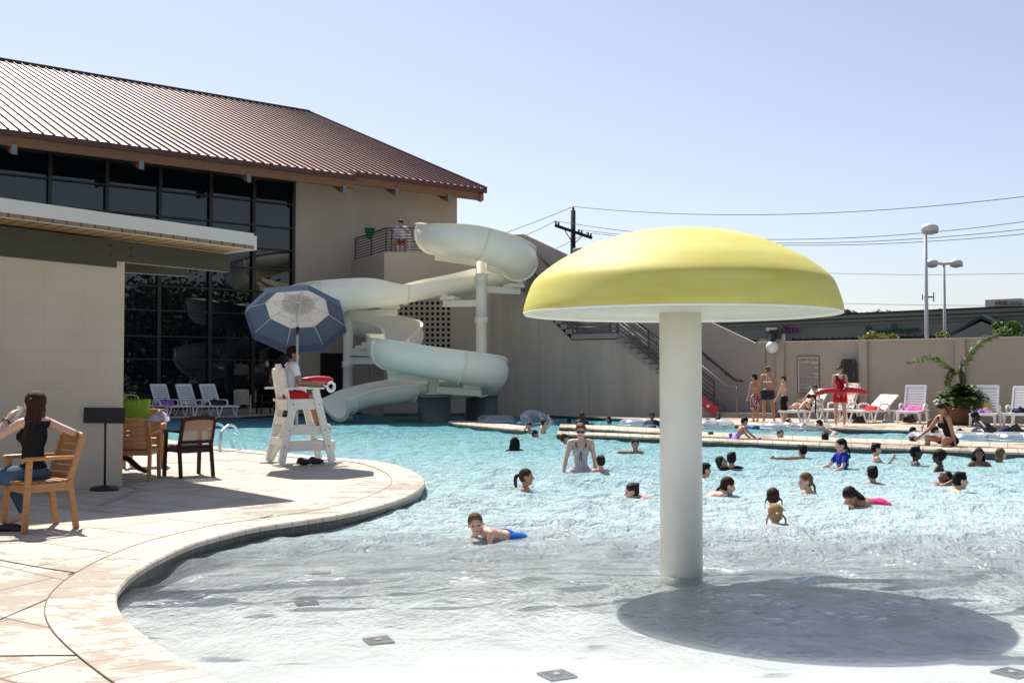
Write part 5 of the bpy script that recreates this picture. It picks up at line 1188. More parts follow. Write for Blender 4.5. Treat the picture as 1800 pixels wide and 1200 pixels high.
# ------------------------------------------------------------------ lifeguard chair
nr0 = G(497, 818.5, .12); LY = -58; rL = rotz(R(LY)); lc0 = nr0-rL @ Vector((.30, 0, 0)); lc = empty('lifeguard_chair', (lc0.x, lc0.y, .12), R(LY), 'tall white wooden lifeguard chair on the rounded deck corner by the pool', 'lifeguard chair'); lc.scale = (.94, .88, 1)
M_wpl = mat('white painted boards', (.78, .76, .72), .5, .10, 5, bump=.15, bscale=20, stretch=(1, 1, 6))
for sx in (-1, 1):
    x = sx*.30
    MB().beam((x, -.02, .03), (x, .20, .95), .04, .13, up=(0, 1, 0)).build('leg', M_wpl, lc); MB().beam((x, .93, .03), (x, .60, 1.17), .04, .13, up=(0, 1, 0)).build('leg', M_wpl, lc)
    MB().box((x*1.04, .0, .015), (.09, .34, .03)).build('skid', M_wpl, lc); MB().box((x*1.04, .93, .015), (.09, .34, .03)).build('skid', M_wpl, lc)
    MB().beam((x*.86, .05, .28), (x*.86, 1.0, .28), .04, .14).beam((x*.86, .10, .53), (x*.86, .92, .53), .04, .13).beam((x*.86, .1, .93), (x*.86, .72, .93), .04, .15).build('side_rail', M_wpl, lc)
    MB().box((x*1.08, .33, 1.185), (.15, .80, .03)).build('armrest', M_wpl, lc)
    bl_ = MB()
    for z, y in ((.28, .03), (.28, .86), (.53, .12), (.53, .78), (.93, .19), (.93, .67)):
        MB().ell((x*1.08, y, z), (.008, .012, .012), None, 8, 6).build('bolt', mat('bolt heads', (.2, .2, .2), .4, .1, 3), lc)
MB().box((0, .35, 1.0), (.56, .62, .04)).build('seat', M_wpl, lc, bevel=.006)
fr_ = MB().box((0, .80, .60), (.56, .20, .04)).box((0, .92, .34), (.60, .17, .035)); fr_.build('footrest', M_wpl, lc)
rd = MB().box((0, .02, .36), (.56, .03, .12)).box((0, .09, .68), (.56, .03, .12)).box((0, .12, .93), (.62, .04, .17)); rd.beam((-.27, .02, .05), (.27, .09, .66), .03, .09, up=(0, 1, 0)); rd.build('rear_boards', M_wpl, lc)
for k in range(4):
    x = -.225+.15*k; hgt = .62-.07*abs(k-1.5)
    MB().extr([(x-.07, .12, .96), (x+.07, .12, .96), (x+.07, .02, .96+hgt-.04*(k > 1.5)), (x+.03, .015, .96+hgt+.02), (x-.03, .015, .96+hgt+.02), (x-.07, .02, .96+hgt-.04*(k < 1.5))], (0, .028, .004)).build('back_slat', M_wpl, lc)
# umbrella
hub = W(523, 541, nr0.y+.30); ub = W(523.5, 762, hub.y); um = empty('parasol', (hub.x, hub.y, ub.z), 0, 'navy and white tilted parasol fixed above the lifeguard chair', 'parasol')
MB().tube([(0, 0, 0), (0, 0, hub.z-ub.z-.3)], .019, 10).build('pole', mat('pale parasol pole', (.62, .60, .55), .4, .05, 5), um)
MB().tube([(0, 0, hub.z-ub.z-.42), (0, 0, hub.z-ub.z-.30)], .028, 10).build('tilt_joint', M_black, um)
axis_ = Vector((-.07, .60, .80)).normalized(); qx = Vector((0, 0, 1)).rotation_difference(axis_).to_matrix()
hl_ = Vector((0, 0, hub.z-ub.z+.02)); joint = Vector((0, 0, hub.z-ub.z-.32)); MB().tube([joint, hl_+axis_*.1], .017, 8).build('top_pole', mat('pale parasol pole', (), 0), um)
def clothm(n, c):
    m, t, o = newmat(n); L = t.links.new; d = N(t, 'ShaderNodeBsdfDiffuse'); d.inputs[0].default_value = (*c, 1); tl = N(t, 'ShaderNodeBsdfTranslucent'); tl.inputs[0].default_value = (*c, 1); mx = N(t, 'ShaderNodeMixShader'); mx.inputs[0].default_value = .35
    nz = N(t, 'ShaderNodeTexNoise', Scale=7.0); b = N(t, 'ShaderNodeBump', Strength=.4, Distance=.01); L(nz.outputs['Fac'], b.inputs['Height']); L(b.outputs[0], d.inputs['Normal'])
    L(d.outputs[0], mx.inputs[1]); L(tl.outputs[0], mx.inputs[2]); L(mx.outputs[0], o.inputs['Surface']); return m
M_uw = clothm('white parasol cloth', (.62, .62, .62)); M_un = clothm('navy parasol cloth', (.14, .19, .265))
def up_(r, k, seg=4, dz_=0):
    r = r*.90
    a_ = R(22.5+45*k/seg); rp_ = r*(math.cos(R(22.5))/math.cos(((a_-R(22.5)) % R(45))-R(22.5)) if True else 1); h = .08-.44*(r/.86)**2*.8-dz_
    return hl_+qx @ Vector((rp_*math.cos(a_), rp_*math.sin(a_), h))
def ring_(r0, r1, m, nm, nr_=4, dz0=0, dz1=0):
    mb = MB(); vs = [up_(r0+(r1-r0)*j/nr_, k, 4, dz0+(dz1-dz0)*j/nr_) for j in range(nr_+1) for k in range(32)]
    mb.add(vs, [(j*32+k, j*32+(k+1) % 32, j*32+32+(k+1) % 32, j*32+32+k) for j in range(nr_) for k in range(32)], True); o = mb.build(nm, m, um)
    s_ = o.modifiers.new('s', 'SOLIDIFY'); s_.thickness = .004; es = o.modifiers.new('e', 'EDGE_SPLIT'); es.split_angle = R(12); return o
ring_(.02, .56, M_uw, 'inner_canopy'); ring_(.56, .86, M_un, 'outer_canopy'); ring_(.86, .885, M_un, 'valance', 1, 0, .11); ring_(.03, .30, M_uw, 'vent_cap', 2, -.03, -.035)
rb = MB()
for k in range(8):
    mb = MB().tube([up_(r, k*4, 4, .012) for r in (.05, .3, .58, .86)], .006, 6); mb.tube([joint+axis_*.12, up_(.42, k*4, 4, .012)], .005, 5); mb.build('rib', mat('white rib', (.7, .7, .68), .4, 0, 1), um)
sh = G(545, 816, .12)
for sx, lb in ((-1, 'left'), (1, 'right')):
    s_ = MB(); c_ = sh+Vector((sx*.075, sx*.08, 0)); s_.ell((c_.x, c_.y, .165), (.125, .055, .048), rotz(.25)); s_.ell((c_.x-.05, c_.y-.01, .19), (.06, .05, .05), rotz(.25))
    tag(s_.build('clog', M_black), lb+' black clog lying on the deck under the lifeguard chair', 'shoe', 'pair of black clogs')
# ------------------------------------------------------------------ sun loungers
def lounger(label, loc, yaw, ang=52, sc=1.0, z=.12, group='white sun loungers along the far wall'):
    q = empty('sun_lounger', (loc[0], loc[1], z), R(yaw), label, 'sun lounger', group); q.scale = (sc, sc, sc)
    s = MB()
    for k in range(11): s.box((0, .88-.105*k, .345), (.52, .078, .022))
    for sx in (-1, 1): s.beam((sx*.29, .95, .335), (sx*.29, -.95, .335), .05, .06)
    s.box((0, .945, .335), (.6, .05, .06)); s.build('seat', M_plastic, q, bevel=.006)
    b = MB(); a_ = R(ang); 
    for k in range(9):
        r_ = .08+.083*k; b.box((0, -.22-r_*math.cos(a_), .35+r_*math.sin(a_)), (.50, .062, .022), Matrix.Rotation(-a_, 3, 'X'))
    for sx in (-1, 1): b.beam((sx*.275, -.22, .35), (sx*.275, -.22-.82*math.cos(a_), .35+.82*math.sin(a_)), .05, .045)
    b.box((0, -.22-.80*math.cos(a_), .35+.80*math.sin(a_)), (.55, .07, .03), Matrix.Rotation(-a_, 3, 'X')); b.build('backrest', M_plastic, q, bevel=.006)
    for sx in (-1, 1):
        MB().tube(crv([(sx*.31, .18, .34), (sx*.34, .15, .46), (sx*.34, .05, .53), (sx*.34, -.25, .53), (sx*.33, -.36, .47), (sx*.3, -.38, .35)], 4), .028, 8).build('armrest', M_plastic, q)
        for y in (.70, -.55):
            MB().tube(crv([(sx*.29, y+.16, .32), (sx*.30, y+.1, .16), (sx*.31, y+.03, .0), (sx*.31, y-.03, .0), (sx*.30, y-.1, .16), (sx*.29, y-.16, .32)], 4), .026, 8).build('leg', M_plastic, q)
    return q
def lg(x, y, yaw, lab, ang=52, **k): p = G(x, y, .12); return lounger(lab, (p.x, p.y), yaw, ang, **k), p
l1, p1 = lg(1417, 742, 132, 'white lounger the woman in the black bikini lies on, first from the stairs', 48)
l2, p2 = lg(1478, 739, 132, 'white lounger with a patterned towel on its back, behind the red suited guard', 58)
l3, p3 = lg(1533, 742, 128, 'white lounger with its back half lowered and a red towel on the seat', 32)
l4, p4 = lg(1605, 743, 150, 'white upright lounger with a pink towel, left of the potted palm', 62)
l5, p5 = lg(1733, 748, 150, 'white lounger with a yellow and violet towel, right of the potted palm', 64)
l6, p6 = lg(1795, 748, 145, 'white lounger cut off by the right edge of the photo', 60)
def seatpt(q, yy, dz_=.36): return Matrix.Translation(q.location) @ Matrix.Rotation(q.rotation_euler.z, 4, 'Z') @ Vector((0, yy, dz_))
rag('towel', 'red towel heaped on the half lowered lounger', seatpt(l3, .0), (.5, .6), cl('red', (.55, .02, .03)), 4, h=.10); rag('towel', 'bright pink towel on the lounger left of the potted palm', seatpt(l4, .0), (.5, .5), cl('pink', (.70, .12, .40)), 5, h=.10)
rag('towel', 'yellow towel on the lounger right of the potted palm', seatpt(l5, -.05), (.34, .34), cl('yellow', (.70, .55, .03)), 6, h=.2); rag('towel', 'violet and black towel in front of the yellow one on a lounger', seatpt(l5, .3), (.5, .35), cl('violet', (.35, .16, .42)), 7, h=.09)
rag('towel', 'dark bundle of clothes on the rightmost lounger', seatpt(l6, .1), (.4, .4), cl('navy', (.03, .03, .06)), 8, h=.12)
def pattern(n, c1, c2, sc_=9):
    m, t, o = newmat(n); L = t.links.new; p = N(t, 'ShaderNodeBsdfPrincipled', Roughness=.8); tc = N(t, 'ShaderNodeTexCoord'); v = N(t, 'ShaderNodeTexNoise', Scale=sc_, Detail=1.0, Distortion=1.5); L(tc.outputs['Object'], v.inputs['Vector'])
    cr = N(t, 'ShaderNodeValToRGB'); cr.color_ramp.interpolation = 'CONSTANT'; cr.color_ramp.elements[0].color = (*c1, 1); e = cr.color_ramp.elements.new(.47); e.color = (*c2, 1); e2_ = cr.color_ramp.elements.new(.56); e2_.color = (.7, .68, .64, 1); cr.color_ramp.elements[-1].color = (*c1, 1); cr.color_ramp.elements[-1].position = .66
    L(v.outputs['Fac'], cr.inputs[0]); L(cr.outputs[0], p.inputs['Base Color']); L(p.outputs[0], o.inputs['Surface']); return m
tw = MB(); a_ = R(58)
for k in range(7): r_ = .25+.095*k; tw.box((0, -.22-r_*math.cos(a_)+.03, .35+r_*math.sin(a_)+.02), (.5, .10, .02), Matrix.Rotation(-a_, 3, 'X'))
tw.box((0, -.22-.86*math.cos(a_)-.02, .35+.80*math.sin(a_)), (.52, .02, .22)); tw.ell((0, -.22-.85*math.cos(a_), .37+.85*math.sin(a_)), (.26, .05, .04))
o = tw.build('towel', pattern('orange pattern towel', (.75, .2, .04), (.75, .72, .66), 6)); o.location = l2.location; o.rotation_euler = l2.rotation_euler; tag(o, 'white and orange patterned towel draped over a lounger back behind the guard', 'towel')
for (x, y, w, lab) in ((1600, 742, .35, 'small dark bag under the lounger left of the palm'), (1512, 743, .4, 'pair of clear flip-flops and bag under the half lowered lounger'), (1560, 742, .3, 'pale crumpled bag beside the half lowered lounger')):
    p = G(x, y, .12); rag('beach_bag', lab, (p.x, p.y, .125), (w, .25), cl('pale bag', (.45, .45, .45)) if 'pale' in lab else cl('dark bag', (.05, .04, .04)), x % 9, 'bag', .16)
# shaded loungers in front of the glass
for (x, lab) in ((293, 'shaded lounger with a violet towel, leftmost of three by the glass front'), (338, 'empty shaded lounger, middle of three in front of the dark glass'), (380, 'shaded lounger with a dark bag, rightmost of three by the dark glass')):
    p = G(x, 730.5, .12); q = lounger(lab, (p.x, p.y), 226, 60, 1.0, group='shaded loungers by the glass front')
    if x != 338: rag('towel', 'violet towel on the leftmost shaded lounger' if x == 293 else 'dark bag on the rightmost shaded lounger', seatpt(q, -.05), (.6, .5), cl('violet', (), 0) if x == 293 else cl('dark bag', ()), 9, h=.16, cat='towel' if x == 293 else 'bag')
armp = G(428, 727, .12); armchair('pale armchair standing in the shade by the glass right of the loungers', (armp.x, armp.y-.2), 200, mat('pale chair resin', (.42, .36, .26), .5, .1, 5), group='shaded armchairs by the glass')
armp = G(236, 729, .12); armchair('dark armchair in shade beside the pavilion wall and the shaded loungers', (armp.x, armp.y-.2), 150, M_maroon, group='shaded armchairs by the glass'); armp = G(470, 726, .12); armchair('dark armchair in deep shade left of the lifeguard chair', (armp.x, armp.y-.3), 120, M_maroon, group='shaded armchairs by the glass')
# ------------------------------------------------------------------ inflatable rings
def ringmat(n, c=(.95, .97, 1), a=.25):
    m, t, o = newmat(n); L = t.links.new; tr = N(t, 'ShaderNodeBsdfTransparent'); tr.inputs[0].default_value = (*[min(1, v*.93) for v in c], 1)
    gl = N(t, 'ShaderNodeBsdfGlossy', Roughness=.12); df = N(t, 'ShaderNodeBsdfDiffuse'); df.inputs[0].default_value = (*[v*.75 for v in c], 1); tl = N(t, 'ShaderNodeBsdfTranslucent'); tl.inputs[0].default_value = (*[v*.75 for v in c], 1)
    nz = N(t, 'ShaderNodeTexNoise', Scale=9.0, Detail=3.0); b = N(t, 'ShaderNodeBump', Strength=.8, Distance=.03); L(nz.outputs['Fac'], b.inputs['Height']); L(b.outputs[0], gl.inputs['Normal'])
    m0 = N(t, 'ShaderNodeMixShader'); m0.inputs[0].default_value = .5; L(df.outputs[0], m0.inputs[1]); L(tl.outputs[0], m0.inputs[2])
    lw = N(t, 'ShaderNodeLayerWeight', Blend=.35); m1 = N(t, 'ShaderNodeMixShader'); mr = N(t, 'ShaderNodeMapRange'); mr.inputs['To Min'].default_value = a*.4; mr.inputs['To Max'].default_value = .62; L(lw.outputs['Facing'], mr.inputs[0])
    L(mr.outputs[0], m1.inputs[0]); L(tr.outputs[0], m1.inputs[1]); L(m0.outputs[0], m1.inputs[2]); m2 = N(t, 'ShaderNodeMixShader'); m2.inputs[0].default_value = .16; L(m1.outputs[0], m2.inputs[1]); L(gl.outputs[0], m2.inputs[2]); L(m2.outputs[0], o.inputs['Surface']); return m
M_ring = ringmat('clear vinyl'); M_ringd = ringmat('smoky vinyl', (.10, .12, .2), .8)
def ring(x, y, R_, r, lab, rot=None, m=None, D=None, z=None):
    D = D or 2888/(y-658); p = W(x, y, D)
    if z is None: z = r*.6 if rot is None else p.z
    o = MB().torus((0, 0, 0), R_, r, rot, 44, 14)
    for k in range(6):
        pass
    q = o.build('swim_ring', m or M_ring, None, (p.x, p.y, z)); sm_ = MB(); sp = []
    for k in range(44):
        a_ = 2*math.pi*k/44; v = Vector(((R_+r*1.0)*math.cos(a_), (R_+r*1.0)*math.sin(a_), 0)); sp.append(rot @ v if rot is not None else v)
    sm_.tube(sp, .012, 6, closed=True).build('seam', mat('ring seam', (.75, .78, .8), .3, 0, 1), q)
    return tag(q, lab, 'swim ring', 'inflatable rings in the swim lanes')
ring(872, 744.5, .42, .165, 'clear inflatable ring floating empty at the left end of the swim lane')
ring(946, 750, .40, .14, 'clear inflatable ring tipped up and held by the boy with raised arms', Matrix.Rotation(R(24), 3, 'Y') @ Matrix.Rotation(R(26), 3, 'X'), z=.12)
ring(1123, 751, .42, .15, 'clear inflatable ring floating behind the woman, left of the canopy column'); ring(1252, 755, .44, .17, 'clear inflatable ring just right of the canopy column')
ring(1372, 757, .40, .14, 'clear inflatable ring in front of the red suited guard, left of the pair'); ring(1426, 757, .40, .14, 'clear inflatable ring in front of the red suited guard, right of the pair')
ring(1636, 775, .38, .13, 'clear inflatable ring left of the seated woman in black'); ring(1708, 779, .40, .15, 'clear inflatable ring right of the seated woman in black'); ring(1786, 779, .40, .15, 'clear inflatable ring at the right edge of the photo')
ring(1755, 768, .48, .14, 'dark smoky inflatable ring the man reclines in', m=M_ringd)
MB_ = MB().ell((0, 0, 0), (.09, .09, .09), None, 20, 12); p = W(1238, 748, 31); tag(MB_.build('ball', cl('neon', (.35, .65, .05)), None, (p.x, p.y, .05)), 'neon green ball floating right beside the canopy column', 'ball')
# ------------------------------------------------------------------ people
def wl(yaw, v): return tuple(rotz(R(-yaw)) @ Vector(v))
CRL = ((-.25, .9, -.35), (-.05, -.5, -.85)); CRR = ((.25, .9, -.35), (.05, -.5, -.85))
M_navy = cl('navy', (.015, .03, .10)); M_blk = cl('black', (.012, .012, .013)); M_wht = cl('white', (.84, .84, .86)); M_redc = cl('red', (.42, .012, .02)); M_roy = cl('royal blue', (.012, .03, .28)); M_pnk = cl('hot pink', (.75, .04, .22))
# woman on the chair
Y0 = 62
def fgx(o, J, T, L, H, Hd):
    c_ = J['wrL']; hd_ = Hd(0, .10, -.03)
    d = (hd_-c_).normalized(); mb = MB().lathe([(.026, -.09), (.037, .03), (.039, .035), (.036, .035), (0, .03)], tuple(c_*.35+hd_*.65-Vector((0, 0, .03))), 20, axis=Vector((d.x*.6, d.y*.6, .8)).normalized()); q = mb.build('paper_cup', M_wht)
    q.location = o.location; q.rotation_euler = o.rotation_euler; tag(q, 'white paper cup the seated woman drinks from', 'cup')
    wr = J['wrL']; el = J['elL']; mb = MB().torus(tuple(wr.lerp(el, .26)), .032, .007, Vector((0, 0, 1)).rotation_difference((wr-el).normalized()).to_matrix(), 24, 8); mb.build('bracelet', M_black, o)
person('woman in black sleeveless top and jeans seen from behind, drinking on the timber armchair', ('hip', (-4.39, 9.92, .12+.50)), Y0, H=1.58, hr=.135, tone='fair', girth=.98, spine=(0, -.04, 1), head=(18, 8),
       armL=(wl(Y0, (-.55, -.45, -.42)), wl(Y0, (.30, .55, .75)), (1, 0, 0)), armR=(wl(Y0, (.86, .0, -.34)), wl(Y0, (-.2, .85, -.2))), legL=(wl(Y0, (-.92, .1, -.06)), wl(Y0, (.15, .0, -1)), wl(Y0, (-.9, -.1, -.1))), legR=(wl(Y0, (-.85, .35, -.05)), wl(Y0, (.42, -.1, -.9)), wl(Y0, (-.8, .1, -.45))),
       wear=(('tank_top', 'tank', M_blk), ('jeans', 'jeans', mat('blue denim', (.035, .075, .13), .8, .4, 6, bump=.4, bscale=40))), hair='long', hairc='auburn', vox=.0065, eyes=True, fem=True, extra=fgx, curl=.6)
sp0 = G(12, 933, .12)
so1 = MB().ell((sp0.x, sp0.y, .15), (.14, .055, .04), rotz(.15)); so1.box((sp0.x, sp0.y, .135), (.26, .09, .03), rotz(.15)); tag(so1.build('sandal', mat('dark leather', (.02, .012, .01), .5, .1, 9), None), 'dark leather sandal on the seated womans foot at the left edge', 'shoe')
# lifeguard on the chair
hipw = Matrix.Translation(lc.location) @ Matrix.Rotation(R(LY), 4, 'Z') @ Vector((0, .20, 1.07))
def lgx(o, J, T, L, H, Hd):
    mb = MB(); pts = [T(-.12, .115, L*.93), T(-.04, .125, L*.72), T(.1, .09, L*.28), T(.14, .0, L*.12)]; back_ = [T(-.12, .115, L*.93), T(-.13, .0, L*1.02), T(-.06, -.11, L*.8), T(.07, -.11, L*.35), T(.14, 0, L*.12)]
    mb.tube(crv(pts, 4), .022, 6, sq=(1, .3)).tube(crv(back_, 4), .022, 6, sq=(1, .3)); mb.build('strap', M_blk, o)
person('male lifeguard in white shirt and red shorts on the high chair under the parasol', ('hip', hipw), -66, H=1.64, hr=.145, tone='tan', girth=1.12, spine=(0, .10, 1), head=(-8, 0),
       armL=((-.25, .35, -.9), (.3, .9, -.1)), armR=((.2, .25, -.95), (-.25, .93, -.05)), legL=((-.1, .97, -.1), (-.05, .22, -1), (0, 1, -.25)), legR=((.1, .97, -.12), (.05, .12, -1), (0, 1, -.3)),
       wear=(('shirt', 'tee', M_wht), ('shorts', 'trunks', M_redc)), hair='short', hairc='dark', glasses=True, vox=.009, extra=lgx)
rtp = hipw+rL @ Vector((0, .42, .20)); rq = empty('rescue_tube', rtp, R(LY+12), 'red rescue tube with white buckle strap across the seated guards lap', 'rescue tube')
MB().tube(crv([(-.05, -.33, -.02), (0, -.15, .03), (0, .1, .05), (.03, .32, .03)], 5), [.03]+[.072]*14+[.05], 12, sq=(1, .8)).build('foam', M_red, rq); MB().torus((.12, .24, -.07), .07, .02, Matrix.Rotation(R(90), 3, 'Y'), 24, 8).tube([(.11, .1, -.03), (.12, .25, -.13), (.08, .34, -.02)], .016, 6).build('strap', M_wht, rq)
# guard on the balcony
bq = W(706, 418, 40.6); bch = empty('guard_bench', (bq.x, bq.y+.25, zp), 0, 'white guard chair standing behind the balcony railing', 'chair')
for sx in (-1, 1):
    for y in (-.2, .2): MB().box((sx*.27, y, .45), (.06, .06, .9)).build('leg', M_wpl, bch)
MB().box((0, 0, .46), (.56, .44, .05)).build('seat', M_wpl, bch); MB().box((0, .2, .75), (.56, .04, .5)).build('backrest', M_wpl, bch); MB().box((-.28, 0, .72), (.06, .44, .04)).build('armrest', M_wpl, bch); MB().box((.28, 0, .72), (.06, .44, .04)).build('armrest', M_wpl, bch); MB().box((0, -.22, .2), (.56, .05, .06)).build('footrail', M_wpl, bch)
person('man in white shirt and red shorts leaning on the balcony railing of the slide tower', ('hip', (bq.x, bq.y+.05, zp+.56)), 178, H=1.75, hr=.135, tone='tan', spine=(0, .42, 1), head=(-38, -12), armL=((-.4, .55, -.55), (.35, .75, .1)), armR=((.4, .55, -.55), (-.3, .75, .1)), legL=((-.25, .95, -.05), (.1, -.05, -1)), legR=((.25, .95, -.05), (-.1, -.05, -1)), wear=(('shirt', 'tee', M_wht), ('shorts', 'trunks', M_redc)), hairc='black')
# standing people on the far deck
M_cam = pattern('red camouflage cloth', (.30, .015, .04), (.06, .01, .02), 14)
M_dots = pattern('small dot print', (.5, .42, .44), (.30, .16, .20), 60)
person('boy in white and red patterned board shorts standing beside the woman by the stairs', ('feet', 1328, 741, .12), 40, H=1.42, hr=.15, tone='tan', armL=((-.5, -.1, -.9), (-.25, .1, -1)), wear=(('board_shorts', 'boardshorts', M_cam),), hairc='black', head=(20, 0))
person('woman in halter top and navy swim shorts seen from behind near the stairs', ('feet', 1350, 740, .12), -8, H=1.66, hr=.132, tone='tan', fem=True, armR=((.35, -.05, -.9), (-.15, .4, -.9)), wear=(('bikini_top', 'bra', M_wht), ('swim_shorts', 'shortshorts', M_navy)), hair='bun', hairc='light', head=(40, 0), legR=((.12, -.15, -1), (.05, -.3, -1)), extra=lambda o, J, T, L, H, Hd: MB().tube([T(-.05, -.085, L*.6), T(-.03, -.08, L*.85), T(-.03, -.04, L*1.05)], .008, 6).tube([T(.05, -.085, L*.6), T(.03, -.08, L*.85), T(.03, -.04, L*1.05)], .008, 6).build('strap', M_wht, o))
person('boy in long black shorts with blue waistband standing on the deck looking left', ('feet', 1379, 743, .12), 62, H=1.38, hr=.15, tone='fair', wear=(('board_shorts', 'boardshorts', M_blk), ('waistband', 'brief', M_roy)), hairc='brown', head=(18, -12), armL=((-.1, .35, -.9), (.1, .45, -.9)))
def rgx(o, J, T, L, H, Hd):
    MB().tube(crv([T(.1, .04, L*1.0), T(.03, .135, L*.72), T(-.12, .11, L*.32)], 5), .026, 6, sq=(1, .3)).build('strap', M_blk, o)
    MB().torus(tuple(Hd(0, 0, .05)), .095, .016, None, 24, 8).build('visor', M_black, o)
    MB().tube([T(-.07, .0, L*1.02), T(-.03, .07, L*.98), T(.04, .07, L*.98), T(.08, 0, L*1.02)], .025, 6).build('collar', M_wht, o)
ro, rj = person('female lifeguard in red swimsuit and shorts standing on the far deck holding a rescue tube', ('feet', 1477, 749, .12), 172, H=1.66, hr=.135, tone='fair', girth=.92, fem=True, head=(-32, -5), armL=((-.18, .10, -1), (.42, .48, -.75)), armR=((.18, .10, -1), (-.42, .48, -.75)), wear=(('swimsuit', 'suitfull', M_redc), ('shorts', 'shortshorts', M_redc)), hair='lowpony', hairc='brown', glasses=True, extra=rgx, vox=.010)
rt0 = world_of(ro, (rj['wrL']+rj['wrR'])/2)+Vector((0, -.02, .06)); rq = empty('rescue_tube', rt0, R(0), 'long red rescue tube held sideways in front of the standing guard', 'rescue tube')
MB().tube(crv([(-.66, 0, -.03), (-.5, 0, .02), (-.2, .0, .05), (0, 0, .0), (.2, 0, .06), (.5, 0, .04), (.68, 0, -.02)], 5), [.03, .07, .085]+[.085]*25+[.085, .07, .03], 12, sq=(1, .85)).build('foam', M_red, rq); MB().tube([(-.68, 0, 0), (-.69, 0, -.2), (-.70, 0, -.55)], .02, 6).build('strap', M_blk, rq)
# sunbather
lh = seatpt(l1, -.1, .46)
person('woman in black bikini lying on the first lounger from the stairs', ('hip', lh), 132, H=1.62, hr=.135, tone='fair', fem=True, spine=(0, -.62, .72), head=(0, -18), armL=((-.35, .35, -.55), (.25, .9, .25)), armR=((.35, .35, -.55), (-.25, .9, .1)), legL=((-.15, .9, .35), (0, .85, -.5), (-.1, .4, 1)), legR=((.12, 1, .05), (0, 1, -.05), (.1, .3, 1)), wear=(('bikini_top', 'bra', M_blk), ('bikini_bottom', 'brief', M_blk)), hair='short', hairc='brown', glasses=True)
# swimmers
def sw(label, x, y, yw, yaw, D=None, **k):
    k.setdefault('legL', CRL); k.setdefault('legR', CRR); k.setdefault('armL', ((-.6, .35, -.75), (-.2, .8, -.3))); k.setdefault('armR', ((.6, .35, -.75), (.2, .8, -.3)))
    return person(label, ('head', x, y, D or 2888/(yw-658)), yaw, **k)
# nearest boy
sw('small boy in blue trunks crawling in shallow water, nearest swimmer to the camera', 836, 921, 948, 125, D=9.95, H=1.10, hr=.178, tone='fair', spine=(0, .95, .26), head=(58, -2), roll=-8, armL=((-.25, .35, -.8), (.0, .6, -.4)), armR=((.3, .3, -.75), (.2, .7, -.4)), legL=((-.10, -1, -.22), (-.1, -1, .04), (-.1, -1, .1)), legR=((.12, -1, -.26), (.1, -1, .06), (.1, -1, .1)), wear=(('trunks', 'trunks', cl('bright blue', (.02, .12, .48))),), hair='buzz', hairc='light', vox=.0065, twist=0)
sw('girl with a brown ponytail facing right, chest deep, left of the standing woman', 926, 838, 863, -98, H=1.38, hr=.155, tone='tan', wear=(('swimsuit', 'suit', cl('green print', (.10, .16, .08))),), hair='pony', hairc='brown', vox=.009, fem=True, armR=((.3, .6, -.6), (.1, .95, -.1)))
def wx(o, J, T, L, H, Hd):
    for sx in (-1, 1): MB().tube([T(sx*.06, .105, L*.7), T(sx*.085, .06, L*.93), T(sx*.085, -.02, L*1.0), T(sx*.06, -.08, L*.8)], .008, 6).build('strap', M_blk, o)
    MB().tube([T(0, .12, L*.68), T(-.01, .125, L*.5), T(-.015, .125, L*.34)], .006, 5).tube([T(0, .12, L*.68), T(.02, .125, L*.52), T(.02, .125, L*.38)], .006, 5).build('bow_tie', M_blk, o)
person('woman in dotted pale swimsuit and sunglasses standing thigh deep facing the camera', ('head', 1021, 757, 17.2), 178, H=1.64, hr=.138, tone='fair', girth=1.0, fem=True, spine=(0, .06, 1), head=(-4, -14), armL=((-.22, .0, -1), (-.12, .12, -1)), armR=((.30, .02, -1), (.18, .3, -.95)), wear=(('swimsuit', 'suitfull', M_dots), ('swim_skirt', 'shortshorts', M_dots)), hair='short', hairc='light', glasses=True, vox=.008, extra=wx)
sw('small boy in green trunks seen from behind beside the standing woman', 1055, 811, 838, 22, H=1.12, hr=.165, tone='fair', legL=((-.1, .1, -1), (0, 0, -1)), legR=((.1, .1, -1), (0, 0, -1)), armL=((-.5, .1, -.8), (-.3, .5, -.7)), wear=(('trunks', 'trunks', cl('green trunks', (.04, .32, .06))),), hairc='dark', vox=.009)
sw('girl swimming left with wet hair in a bun, left of the canopy column', 1110, 864, 876, 92, H=1.3, hr=.158, tone='fair', spine=(0, .9, .25), head=(0, 5), hair='bun', hairc='auburn', legL=((-.2, -1, -.1), (0, -1, 0)), legR=((.2, -1, -.1), (0, -1, 0)), fem=True)
sw('child with long wet black hair seen from behind in the deep part', 905, 777, 791, -8, H=1.35, hr=.158, tone='brown', hair='wetlong', hairc='black', head=(0, 0), fem=True)
sw('dark haired child facing the camera with a raised arm, left of the canopy column', 1117, 781, 797, 190, H=1.3, tone='tan', hairc='black', armR=((.9, .2, .1), (.8, .3, -.4)))
sw('child head swimming right just left of the standing woman', 992, 771, 780, -70, H=1.28, tone='fair', hairc='brown', spine=(0, .6, .6), legL=((0, -1, -.3), (0, -1, 0)), legR=((0, -1, -.3), (0, -1, 0)))
sw('child head low in the water under the end of the lane wall', 941, 763, 768, -100, H=1.25, tone='tan', hairc='dark', spine=(0, .8, .3), legL=((0, -1, -.3), (0, -1, 0)), legR=((0, -1, -.3), (0, -1, 0)))
sw('boy at the lane wall end looking down, left of the boy with raised arms', 930, 748, 760, 150, H=1.25, tone='fair', hairc='black', armL=((-.4, .6, .1), (-.2, .9, -.1)), head=(0, -15))
